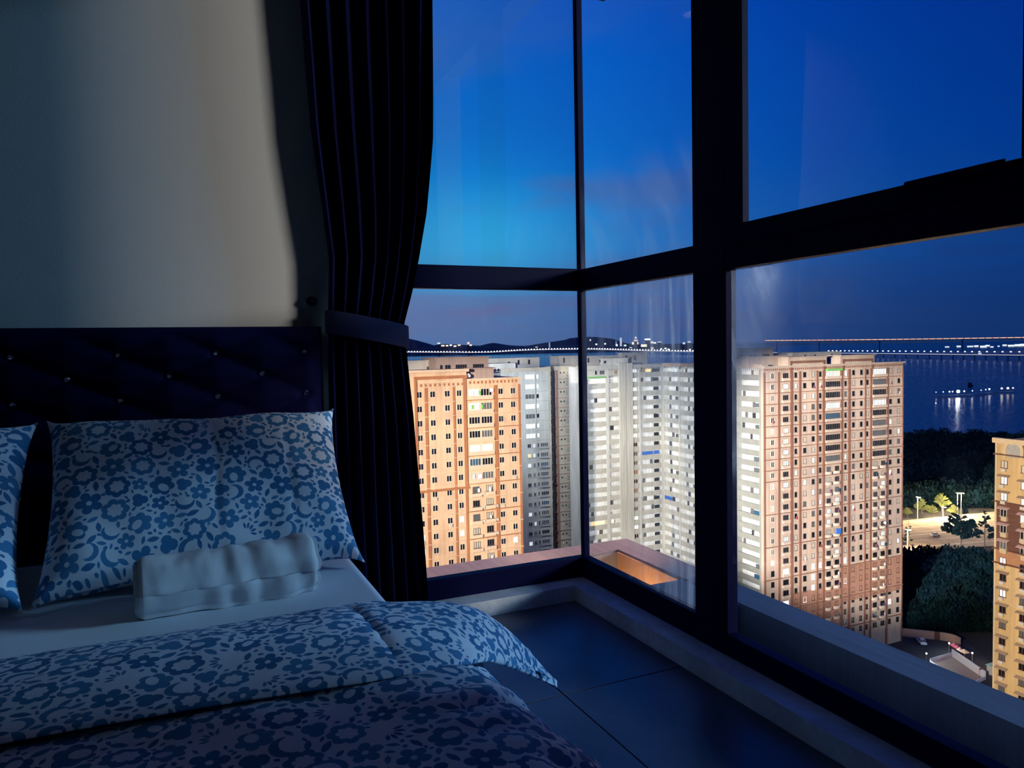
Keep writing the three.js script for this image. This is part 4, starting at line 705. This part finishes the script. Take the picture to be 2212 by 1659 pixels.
{
  const flat = (pts, y) => { const s = new THREE.Shape(pts.map(([x, z]) => new THREE.Vector2(x, -z))), g = new THREE.ShapeGeometry(s).rotateX(-Math.PI / 2).translate(0, y, 0); const p = g.attributes.position, uv = g.attributes.uv; for (let i = 0; i < p.count; i++) uv.setXY(i, p.getX(i), p.getZ(i)); return g; };
  const sh = onY(2060, 940, GROUND), dirS = new THREE.Vector3(-0.57, 0, -0.82).normalize(); // the shore runs across the view
  const a = sh.clone().addScaledVector(dirS, 1200), b = sh.clone().addScaledVector(dirS, -900);
  const land = single('ground', flat([[a.x, a.z], [b.x, b.z], [b.x - 500, b.z + 500], [-500, 500], [-700, -400], [a.x - 300, a.z + 100]], GROUND), G.earth, 'dark open land between the towers and the water', 'ground'); land.userData.kind = 'structure';
  const sea = single('sea', new THREE.CircleGeometry(24000, 96).rotateX(-Math.PI / 2).translate(0, GROUND - 2, 0), G.sea, 'calm dark blue sea reaching to the horizon', 'sea'); sea.userData.kind = 'structure';
  { const p = sea.geometry.attributes.position, uv = sea.geometry.attributes.uv; for (let i = 0; i < p.count; i++) uv.setXY(i, p.getX(i), p.getZ(i)); }
  // road
  const n0 = onY(1945, 1196, GROUND), n1 = onY(2150, 1180, GROUND), f0 = onY(1945, 1126, GROUND), f1 = onY(2150, 1106, GROUND);
  const ext = (p, q, t) => p.clone().lerp(q, t), r = [ext(n0, n1, -2), ext(n0, n1, 3), ext(f0, f1, 3), ext(f0, f1, -2)];
  const road = struct('road', 'broad sand coloured road glowing under street lamps', 'road');
  part(road, 'carriageway', flat(r.map((q) => [q.x, q.z]), GROUND + 0.25), G.sandRoad);
  for (const t of [0.12, 0.30, 0.47, 0.56, 0.72, 0.90]) { const q = [ext(r[0], r[3], t), ext(r[1], r[2], t), ext(r[1], r[2], t + 0.012), ext(r[0], r[3], t + 0.012)]; part(road, 'lane_line', flat(q.map((w) => [w.x, w.z]), GROUND + 0.27), G.line); }
  // street lamps
  const lampAt = (px, py, hpx, label) => {
    const p = onY(px, py, GROUND), h = p.distanceTo(camera.position) * hpx / FOCAL * 0.93, T = thing('street_lamp', label, 'street lamp', [p.x, GROUND, p.z], 'street lamps along the road');
    part(T, 'pole', new THREE.CylinderGeometry(0.13, 0.22, h, 10), G.line, [0, h / 2, 0]); part(T, 'arm', rbox(0.15, 0.15, 2.4, 0.05, 1), G.line, [-0.6, h, 0.9], [0, 0.5, 0]);
    const b = part(T, 'lamp_head', rbox(0.3, 0.14, 0.7, 0.06, 2), glow([1, 0.74, 0.40], 2), [-1.1, h - 0.05, 1.9], [0, 0.5, 0]);
    const l = new THREE.PointLight(new THREE.Color().setRGB(1, 0.72, 0.42), 2600, 0, 2); l.name = 'street_light'; l.castShadow = true; l.position.set(-1.1, h - 0.5, 1.9); T.add(l); return T;
  };
  const SL = 'slim pale street lamp at the far edge of the bright road';
  lampAt(1982, 1122, 46, SL); lampAt(2037, 1118, 22, SL); lampAt(2068, 1112, 44, SL); lampAt(2076, 1110, 42, SL); lampAt(1880, 1128, 40, SL); lampAt(2190, 1108, 42, SL);
  lampAt(1960, 1190, 44, 'slim street lamp at the near edge of the bright road');
  // cars
  const paint = { white: std([0.75, 0.76, 0.78], 0.3), silver: std([0.45, 0.47, 0.5], 0.3), dark: std([0.03, 0.03, 0.035], 0.3) }, tyre = std([0.01, 0.01, 0.01], 0.8), wg = new THREE.CylinderGeometry(0.33, 0.33, 0.22, 16).rotateX(Math.PI / 2);
  const bodyG = rbox(4.2, 0.62, 1.72, 0.18, 3), cabS = new THREE.Shape([[-1.35, 0], [-0.95, 0.58], [0.55, 0.60], [1.25, 0]].map((q) => new THREE.Vector2(...q))), cabG = new THREE.ExtrudeGeometry(cabS, { depth: 1.36, bevelEnabled: true, bevelSize: 0.06, bevelThickness: 0.06, bevelSegments: 2 }).translate(0, 0, -0.68);
  const car = (px, py, m, turn, label, y = GROUND + 0.25) => { const p = onY(px, py, y), T = thing('car', label, 'car', [p.x, y, p.z]); T.rotation.y = turn; part(T, 'body', bodyG, m, [0, 0.62, 0]); part(T, 'cabin', cabG, C.paneGrey, [0, 0.90, 0]); part(T, 'roof', rbox(1.5, 0.05, 1.3, 0.02, 1), m, [-0.2, 1.54, 0]); for (const x of [-1.3, 1.3]) for (const z of [-0.78, 0.78]) part(T, 'wheel', wg, tyre, [x, 0.33, z]); return T; };
  const dir = Math.atan2(-(n1.z - n0.z), n1.x - n0.x);
  car(1953, 1168, paint.white, dir, 'white car beside a bare tree on the bright road'); car(2020, 1158, paint.white, dir, 'white car alone on the open stretch of the bright road'); car(2076, 1150, paint.silver, dir, 'silver car behind the bushy tree on the bright road'); car(2140, 1144, paint.white, dir, 'white car close to the yellow tower on the bright road');
  car(1991, 1390, paint.white, dir + 1.2, 'white car parked by the pink wall', GROUND + 0.1);
  // single trees against the road
  const leafG = (() => { const g = []; for (let k = 0; k < 130; k++) { const q = new THREE.PlaneGeometry(0.26, 0.42); q.rotateX(rr(0, 3)); q.rotateY(rr(0, 6)); q.translate(rr(-0.6, 0.6), rr(-0.35, 0.35), rr(-0.6, 0.6)); g.push(q); } return mergeGeometries(g); })();
  const tree = (px, py, hpx, dens, mat, label, group) => {
    const p = onY(px, py, GROUND), h = p.distanceTo(camera.position) * hpx / FOCAL * 0.95, T = thing('tree', label, 'tree', [p.x, GROUND, p.z], group), tr = [], lv = [];
    tr.push(new THREE.CylinderGeometry(0.08, 0.28, h, 8).translate(0, h / 2, 0));
    const nb = 12 + dens * 8; for (let k = 0; k < nb; k++) { const y = h * rr(0.22, 0.98), L = (h - y) * 0.34 + h * 0.06, a = rr(0, 6.283), b = new THREE.CylinderGeometry(0.02, 0.07, L, 5).translate(0, L / 2, 0).rotateZ(-1.05).rotateY(a).translate(0, y, 0); tr.push(b); for (let q = 0; q < dens; q++) { const s = L * rr(0.18, 0.34); lv.push(leafG.clone().scale(s, s, s).translate(Math.cos(a) * L * (0.45 + 0.25 * q), y + L * (0.22 + 0.12 * q), -Math.sin(a) * L * (0.45 + 0.25 * q))); } }
    part(T, 'trunk', mergeGeometries(tr), G.bark); if (lv.length) part(T, 'crown', mergeGeometries(lv), mat); return T;
  };
  for (const m of [G.leaf, G.leafLit]) m.side = THREE.DoubleSide;
  tree(1962, 1182, 52, 1, G.leaf, 'thin sparse tree standing before the road next to the pink tower'); tree(2076, 1188, 92, 3, G.leaf, 'tall bushy tree in the middle before the bright road'); tree(2127, 1186, 72, 2, G.leaf, 'small dark tree before the road next to the yellow tower');
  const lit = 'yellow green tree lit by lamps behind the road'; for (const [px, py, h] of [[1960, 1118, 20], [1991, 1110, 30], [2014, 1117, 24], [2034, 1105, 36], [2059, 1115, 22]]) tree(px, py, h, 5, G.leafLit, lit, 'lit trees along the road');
  // the woods: crowns too many to count
  const cr = [new THREE.IcosahedronGeometry(0.72, 1)]; for (let k = 0; k < 280; k++) { const q = new THREE.PlaneGeometry(0.13, 0.20).toNonIndexed(); q.rotateX(rr(-1.2, 1.2)); q.rotateY(rr(0, 6.28)); const a3 = rr(0, 6.28), e3 = Math.asin(rr(-0.5, 1)), r3 = rr(0.72, 1.08); q.translate(Math.cos(a3) * Math.cos(e3) * r3, Math.sin(e3) * r3, Math.sin(a3) * Math.cos(e3) * r3); cr.push(q); }
  const woodG = mergeGeometries(cr);
  const spots = []; const wood = (n, x0, x1, y0, y1, s0, s1) => { for (let k = 0; k < n; k++) { const px = rr(x0, x1), py = lerp(y0, y1, Math.pow(rnd(), 0.8)); spots.push([onY(px, py, GROUND), rr(s0, s1)]); } };
  wood(2300, 1880, 2240, 956, 1096, 3.5, 7); wood(1300, 1900, 2200, 1218, 1362, 2.2, 4.6);
  const im = new THREE.InstancedMesh(woodG, G.leaf, spots.length), mm = new THREE.Matrix4(), qq = new THREE.Quaternion(), col = new THREE.Color();
  spots.forEach(([p, s], i) => { qq.setFromAxisAngle(new THREE.Vector3(0, 1, 0), rr(0, 6.28)); mm.compose(new THREE.Vector3(p.x, GROUND + s * 0.7, p.z), qq, new THREE.Vector3(s, s * rr(0.9, 1.4), s)); im.setMatrixAt(i, mm); const k = rr(0.5, 1.3); col.setRGB(k * rr(0.8, 1.3), k, k * rr(0.8, 1.3)); im.setColorAt(i, col); });
  shade(im); im.name = 'forest'; im.userData = { label: 'dark dense woods on both sides of the bright road', category: 'forest', kind: 'stuff' }; scene.add(im);
  // yard below: asphalt, curved pink wall, lit roofless shed
  const yq = [onY(1880, 1400, GROUND), onY(1945, 1352, GROUND), onY(2080, 1378, GROUND), onY(2150, 1440, GROUND), onY(2150, 1500, GROUND), onY(1900, 1480, GROUND)];
  const yard = single('parking_yard', flat(yq.map((q) => [q.x, q.z]), GROUND + 0.1), G.asphalt, 'asphalt parking yard at the foot of the pink tower', 'yard'); yard.userData.kind = 'structure';
  const wpts = [[1930, 1372], [1960, 1376], [2000, 1380], [2035, 1384], [2060, 1389], [2074, 1396]].map(([a2, b2]) => onY(a2, b2, GROUND)), wc = new THREE.CatmullRomCurve3(wpts), ws = thing('retaining_wall', 'curved pink retaining wall behind the parking yard', 'wall');
  for (let k = 0; k < 14; k++) { const p = wc.getPoint(k / 14), q = wc.getPoint((k + 1) / 14), L = p.distanceTo(q); part(ws, 'wall_panel', box(L + 0.05, 2.6, 0.35), k === 7 ? C.eBrown : G.pinkWall, [(p.x + q.x) / 2, GROUND + 1.3, (p.z + q.z) / 2], [0, Math.atan2(-(q.z - p.z), q.x - p.x), 0]); }
  const shed = thing('open_shed', 'roofless white walled shed lit by cold lamps in the yard', 'shed'), c0 = onY(2010, 1432, GROUND), c1 = onY(2057, 1419, GROUND), c2 = onY(2128, 1468, GROUND), c3 = onY(2085, 1490, GROUND), cc = [c0, c1, c2, c3];
  part(shed, 'floor_slab', flat(cc.map((q) => [q.x, q.z]), GROUND + 0.16), std([0.42, 0.30, 0.24], 0.9));
  for (let k = 0; k < 4; k++) { const p = cc[k], q = cc[(k + 1) % 4], L = p.distanceTo(q), hh = [1.2, 2.2, 0.8, 0.8][k]; part(shed, 'wall', box(L + 0.2, hh, 0.3), C.whiteCloth, [(p.x + q.x) / 2, GROUND + hh / 2 + 0.1, (p.z + q.z) / 2], [0, Math.atan2(-(q.z - p.z), q.x - p.x), 0]); }
  part(shed, 'flagpole', new THREE.CylinderGeometry(0.06, 0.06, 4, 8), C.metal, [lerp(c2.x, c3.x, 0.3), GROUND + 2, lerp(c2.z, c3.z, 0.3)]); part(shed, 'pennant', rbox(0.9, 0.5, 0.05, 0.02, 1), C.redCloth, [lerp(c2.x, c3.x, 0.3) + 0.5, GROUND + 3.6, lerp(c2.z, c3.z, 0.3)]);
  const yl = (px, py, k, label, rgb = [0.75, 0.92, 1.0]) => { const p = onY(px, py, GROUND), T = thing('yard_lamp', label, 'lamp', [p.x, GROUND, p.z]); part(T, 'post', new THREE.CylinderGeometry(0.06, 0.08, 3.2, 8), C.metal, [0, 1.6, 0]); part(T, 'lamp_globe', new THREE.SphereGeometry(0.24, 14, 10), glow(rgb, 5), [0, 3.35, 0]); const l = new THREE.PointLight(new THREE.Color().setRGB(...rgb), k, 0, 2); l.name = 'yard_light'; l.castShadow = true; l.position.set(0, 3.35, 0); T.add(l); };
  yl(2001, 1437, 60, 'cold bright yard lamp at the shed corner towards the pink tower'); yl(2050, 1414, 45, 'cold bright yard lamp at the back corner of the shed'); yl(2100, 1436, 40, 'warm yard lamp behind the white shed wall', [1, 0.78, 0.55]);
  const st = thing('market_stall', 'small red and cream canopies behind the white shed', 'stall'); for (const [px, py, m, s] of [[2062, 1408, C.redCloth, 2.2], [2068, 1413, C.redCloth, 1.7], [2073, 1418, C.litWarm, 1.2], [2083, 1422, C.aTrim, 1.9]]) { const p = onY(px, py, GROUND); part(st, 'canopy', new THREE.ConeGeometry(s * 0.8, 0.9, 4).rotateY(0.6), m === C.litWarm ? C.aTrim : m, [p.x, GROUND + 2.3, p.z]); part(st, 'post', new THREE.CylinderGeometry(0.05, 0.05, 2, 6), C.metal, [p.x, GROUND + 1, p.z]); }
  const gr = thing('green_shed', 'low shed with pale green roof beside the yellow tower', 'shed'), gp = onY(2160, 1458, GROUND); part(gr, 'walls', box(5, 2.4, 4), C.cPale, [gp.x, GROUND + 1.2, gp.z]); part(gr, 'roof', new THREE.CylinderGeometry(0.05, 3.6, 1.1, 4, 1).rotateY(Math.PI / 4), std([0.35, 0.62, 0.48], 0.7), [gp.x, GROUND + 2.95, gp.z]);

  // ------------------------------------------------------------ water front, bridges, far shore
  const jet = thing('lit_jetty', 'low jetty with a row of bright lamps out in the water', 'jetty'), jp = [[2018, 854.5], [2066, 853], [2110, 851], [2145, 847], [2190, 845]].map(([a2, b2]) => onY(a2, b2, GROUND + 1)), jc = new THREE.CatmullRomCurve3(jp);
  for (let k = 0; k < 12; k++) { const p = jc.getPoint(k / 12), q = jc.getPoint((k + 1) / 12); part(jet, 'deck', box(p.distanceTo(q) + 0.3, 1.4, 5), C.cPale, [(p.x + q.x) / 2, GROUND + 0.2, (p.z + q.z) / 2], [0, Math.atan2(-(q.z - p.z), q.x - p.x), 0]); }
  for (const [t, s, k] of [[0.02, 0.7, 800], [0.10, 0.8, 0], [0.17, 1.2, 2500], [0.205, 1.0, 0], [0.27, 2.6, 26000], [0.34, 1.2, 0], [0.44, 0.9, 1500], [0.56, 0.8, 0], [0.64, 0.9, 0], [0.70, 1.4, 1500], [0.86, 1.5, 1200], [0.93, 1.8, 0], [0.99, 1.2, 0]]) { const p = jc.getPoint(t), w = t > 0.8 ? [1, 0.86, 0.62] : [0.86, 0.93, 1.0]; part(jet, 'lamp_post', new THREE.CylinderGeometry(0.12, 0.15, 6, 8), C.metal, [p.x, GROUND + 3, p.z]); const b = part(jet, 'lamp_globe', new THREE.SphereGeometry(s, 12, 8), glow(w, 3), [p.x, GROUND + 6.5, p.z]); if (k) { const l = new THREE.PointLight(new THREE.Color().setRGB(...w), k, 0, 2); l.name = 'jetty_light'; l.castShadow = true; l.shadow.radius = s * 50; b.add(l); } }
  const bg = thing('moored_barge', 'moored barge with three pale rails behind the jetty', 'barge'), bp0 = onY(2096, 834, GROUND - 2); part(bg, 'hull', rbox(34, 3, 9, 1, 2), std([0.012, 0.014, 0.02], 0.6), [bp0.x, GROUND - 0.8, bp0.z], [0, 0.6, 0]); for (const h of [3, 6, 9]) part(bg, 'rail', box(24, 0.6, 0.6), C.cPale, [bp0.x + 4, GROUND + h, bp0.z], [0, 0.6, 0]); part(bg, 'wheelhouse', rbox(7, 6, 6, 0.4, 2), std([0.02, 0.022, 0.03], 0.6), [bp0.x - 10, GROUND + 3, bp0.z + 6], [0, 0.6, 0]);
  // long bridge; deck height and distance read from the lamp spacing of about 45 m
  const deck = (px, py, depth) => { const d = rayOf(px, py); return d.multiplyScalar(depth).add(camera.position); };   // depth along the view axis
  const path = [[2330, 769.5, 2750], [2212, 768, 3000], [2050, 766.2, 3450], [1880, 764, 4050], [1700, 762.5, 5000], [1495, 760.3, 6300], [1390, 758.2, 7000], [1260, 755, 7900], [1135, 757, 8600], [1053, 761.5, 9000], [960, 761.5, 9300], [800, 760.5, 9900]];
  const bc = new THREE.CatmullRomCurve3(path.map((q) => deck(...q))), br = thing('sea_bridge', 'long low sea bridge with a string of white lamps', 'bridge'), bn = 150;
  const deckG = [], lit2 = []; const lampBall = new THREE.IcosahedronGeometry(1, 0), lampMat = glow([0.95, 0.95, 1.0], 3), strip = glow([0.95, 0.92, 1.0], 0.8), pier = [];
  for (let k = 0; k < bn; k++) { const p = bc.getPoint(k / bn), q = bc.getPoint((k + 1) / bn), m2 = p.clone().lerp(q, 0.5), L = p.distanceTo(q), a2 = Math.atan2(-(q.z - p.z), q.x - p.x), tl = Math.asin((q.y - p.y) / L), dist = m2.distanceTo(camera.position); const put2 = (g) => g.rotateZ(tl).rotateY(a2).translate(m2.x, m2.y, m2.z); deckG.push(put2(box(L + 1, 3.0, 22, 0, -1.5, 0))); lit2.push(put2(box(L + 1, dist * 0.00045, 1.2, 0, dist * 0.0003, 11))); if (k % 2 === 0) pier.push(new THREE.CylinderGeometry(2.2, 2.2, m2.y - GROUND + 2, 8).translate(m2.x, (m2.y + GROUND - 2) / 2 - 1, m2.z)); }
  part(br, 'deck', mergeGeometries(deckG), C.cGrey); part(br, 'light_strip', mergeGeometries(lit2), strip); part(br, 'piers', mergeGeometries(pier), C.cGrey).name = 'pier_row';
  { const L = bc.getLength(), step = 46, n = Math.floor(L / step); for (let k = 0; k < n; k++) { const p = bc.getPointAt(k / n), s = p.clone().project(camera), px = (s.x + 1) / 2 * PW; if (px > 2230 || (px > 1500 && px < 1790) || px < 870) continue; const d = p.distanceTo(camera.position), r2 = d * 0.00082; const lp = part(br, 'bridge_lamp', lampBall, lampMat, [p.x, p.y + (px > 1500 ? 15 : 11) , p.z], [0, 0, 0], [r2 * 1.3, r2 * 0.8, r2 * 1.3]); } }
  // second crossing far behind, red and amber with traffic
  const rp = [[1652, 736.4, 6000], [1800, 735.4, 5900], [2000, 733, 5800], [2230, 729.4, 5700]].map((q) => deck(...q)), rc = new THREE.CatmullRomCurve3(rp), rb = thing('high_bridge', 'distant high bridge drawn as a red and amber string of lights', 'bridge'), dg = [], amber = glow([1.0, 0.70, 0.45], 1.0), redL = glow([1.0, 0.24, 0.16], 0.9), cell = [[], []];
  for (let k = 0; k < 60; k++) { const p = rc.getPoint(k / 60), q = rc.getPoint((k + 1) / 60), m2 = p.clone().lerp(q, 0.5), L = p.distanceTo(q), a2 = Math.atan2(-(q.z - p.z), q.x - p.x); dg.push(box(L + 1, 4, 20, 0, -4, 0).rotateY(a2).translate(m2.x, m2.y, m2.z)); for (let j = 0; j < 3; j++) cell[(k * 3 + j) % 4 === 1 || (k > 12 && k < 24) && j === 1 ? 1 : 0].push(box(L / 3 * 0.75, 7, 2, (j - 1) * L / 3, 3, 10).rotateY(a2).translate(m2.x, m2.y, m2.z)); }
  part(rb, 'deck', mergeGeometries(dg), C.eBrown); part(rb, 'amber_lamps', mergeGeometries(cell[0]), amber).name = 'amber_light_string'; part(rb, 'red_lamps', mergeGeometries(cell[1]), redL).name = 'red_light_string';
  for (const px of [1687, 1807, 1944, 2105]) { const t = (px - 1652) / (2230 - 1652), p = rc.getPoint(clamp(t)); part(rb, 'pier', box(5, p.y - GROUND, 5), std([0.12, 0.16, 0.24], 0.9), [p.x, (p.y + GROUND) / 2, p.z]); }
  // hills across the strait
  const hill = (pts, depth, label) => { // ridge heights in the photograph, on a body 2 km deep
    const P = [], I = [], nz = 10, n = 60, cv = new THREE.CatmullRomCurve3(pts.map(([a2, b2]) => new THREE.Vector3(a2, b2, 0)));
    for (let i = 0; i <= n; i++) { const c = cv.getPoint(i / n), top = deck(c.x, c.y, depth), away = new THREE.Vector3(top.x, 0, top.z).normalize(); for (let j = 0; j <= nz; j++) { const t = j / nz * 2 - 1, y = lerp(GROUND - 2, top.y, Math.pow(Math.max(0, 1 - t * t), 0.8)) ; const nn = 1 + 0.12 * N3(i * 0.35, j * 0.9, depth); P.push(top.x + away.x * t * 1400, GROUND - 2 + (y - GROUND + 2) * (j === nz / 2 ? 1 : nn * 0.98), top.z + away.z * t * 1400); } }
    for (let i = 0; i < n; i++) for (let j = 0; j < nz; j++) { const q = i * (nz + 1) + j; I.push(q, q + nz + 1, q + 1, q + 1, q + nz + 1, q + nz + 2); }
    const g = new THREE.BufferGeometry(); g.setAttribute('position', new THREE.Float32BufferAttribute(P, 3)); g.setIndex(I); g.computeVertexNormals(); const m = single('hill', g, G.hill, label, 'hill'); m.userData.kind = 'structure'; G.hill.side = THREE.DoubleSide;
  };
  hill([[700, 745], [800, 728], [870, 730], [890, 733], [925, 742], [955, 751], [1000, 757]], 12500, 'dark rounded hill across the water next to the curtain');
  hill([[990, 757], [1035, 747], [1065, 741], [1095, 745], [1125, 747], [1160, 746]], 12800, 'low dark hill across the water over the orange tower');
  hill([[1120, 750], [1180, 740], [1215, 735], [1245, 729], [1290, 728], [1325, 733], [1350, 741], [1400, 747], [1450, 743], [1500, 742], [1560, 748]], 13000, 'dark ridge across the water behind the corner post');
  hill([[840, 753], [900, 750.5], [930, 747], [955, 743.5], [1000, 745], [1028, 746.5], [1100, 747.5], [1200, 745.5], [1300, 744], [1400, 743.5], [1500, 743.5], [1580, 744]], 12100, 'flat dark strip of land along the far shore');
  // lit buildings on the far shore
  let fbn = 0; const shoreGroup = 'lit buildings on the far shore', fb = (px, py, w, h, rgb, k) => { const hz = 751.6 - 0.0198 * (px - 1106), d = px > 1600 ? 91.1 * FOCAL / Math.max(12, py + h / 2 - hz) : 10300 + (fbn++ % 6) * 260, p = deck(px, py + h / 2, d), low = p.y - GROUND + 2, W = w / FOCAL * d, H = h / FOCAL * d, tone = rgb[2] > 0.84 ? 'cold white' : rgb[1] > 0.75 ? 'warm' : 'pinkish', where = px > 1600 ? 'on the shore beyond the two bridges' : px < 1030 ? 'at the foot of the hill next to the curtain' : px < 1265 ? 'on the dark shore over the pale blocks' : 'under the ridge behind the corner post', T = thing('far_building', h > 10 ? (h > 15 ? 'thin pale tower standing tallest on the far shore' : px < 1265 ? 'slim bluish tower on the dark shore over the pale blocks' : 'slim dim blue tower next to the tallest pale tower') : `tiny ${tone} lit building ${where}`, 'building', [p.x, p.y, p.z], shoreGroup); T.rotation.y = -0.42; part(T, 'block', box(W * 0.8, H * 0.5 + Math.max(low, 4), W * 0.5), G.hill, [0, H * 0.25 - Math.max(low, 4) / 2, 0]); part(T, 'lit_windows', box(W, H, W * 0.3), glow(rgb, k), [0, H * 0.6, W * 0.4]); };
  const wm = [1, 0.80, 0.55], cw = [0.85, 0.93, 1], pk = [1, 0.7, 0.6];
  for (const [px, py, w, h, c, k] of [[948, 742, 6, 3, cw, 1], [957, 747, 7, 3, wm, 1.3], [966, 747, 5, 3, wm, 1.5], [974, 746, 5, 3, cw, 1.5], [983, 748, 6, 3, wm, 1.4], [992, 746, 6, 3, wm, 1.1], [1012, 742, 5, 5, pk, 1.0], [1015, 746, 9, 2.5, wm, 1.6], [1159, 750, 5, 2, cw, 0.7], [1187, 747, 3, 12, [0.5, 0.62, 0.85], 0.5], [1341, 741, 4, 19, [0.72, 0.80, 0.92], 0.7], [1331, 745, 3, 13, [0.35, 0.5, 0.75], 0.4], [1275, 735, 3, 3, cw, 1], [1288, 744, 4, 3, cw, 1.4], [1307, 743, 4, 3, cw, 1.2], [1332, 746, 4, 4, cw, 1.4], [1350, 747, 5, 4, [0.8, 1, 0.85], 1.1], [1371, 742, 13, 5, wm, 1.4], [1373, 736, 8, 4, pk, 0.8], [1373, 730, 4, 4, cw, 0.9], [1390, 747, 12, 5, wm, 1.5], [1398, 733.5, 12, 3.5, cw, 1.5], [1396, 740, 8, 3, cw, 1.2], [1408, 740, 5, 4, wm, 1.3], [1414, 741, 5, 3, cw, 1.4], [1424, 739, 8, 1.5, cw, 1.0], [1410, 752.5, 9, 4, wm, 0.9], [1362, 752, 5, 3, cw, 1.2], [1378, 751.5, 10, 3, cw, 1.0], [1418, 748, 6, 3, pk, 0.9], [1428, 754, 4, 3, cw, 1.2], [1437, 753, 5, 3, cw, 1.2], [1444, 755, 4, 3, cw, 1.4], [1460, 754, 4, 4, cw, 1.4], [1471, 752, 7, 3, [0.85, 1, 0.8], 1.2], [1481, 752, 6, 3, wm, 1.2], [1490, 756, 4, 4, wm, 1.2], [1488, 739, 6, 3, cw, 0.8], [1477, 742, 5, 4, cw, 0.8]]) fb(px, py, w, h, c, k);
  for (const [px, py, w, h] of [[2044, 749.5, 8, 2.2], [2069, 748.5, 8, 3], [2093, 748.5, 12, 2.6], [2107, 748, 8, 3.4], [2121, 749, 12, 3.8], [2131, 747, 8, 3.2], [2141, 749.5, 6, 2.4], [2156, 748, 4, 2.2], [2168, 746, 8, 3], [2181, 747, 12, 3.6], [2195, 746, 10, 4.2], [2207, 745.5, 10, 4.8], [2115, 763.5, 6, 2]]) fb(px, py, w, h, [0.80, 0.90, 1.0], 1.1);
}
renderer.render(scene, camera);
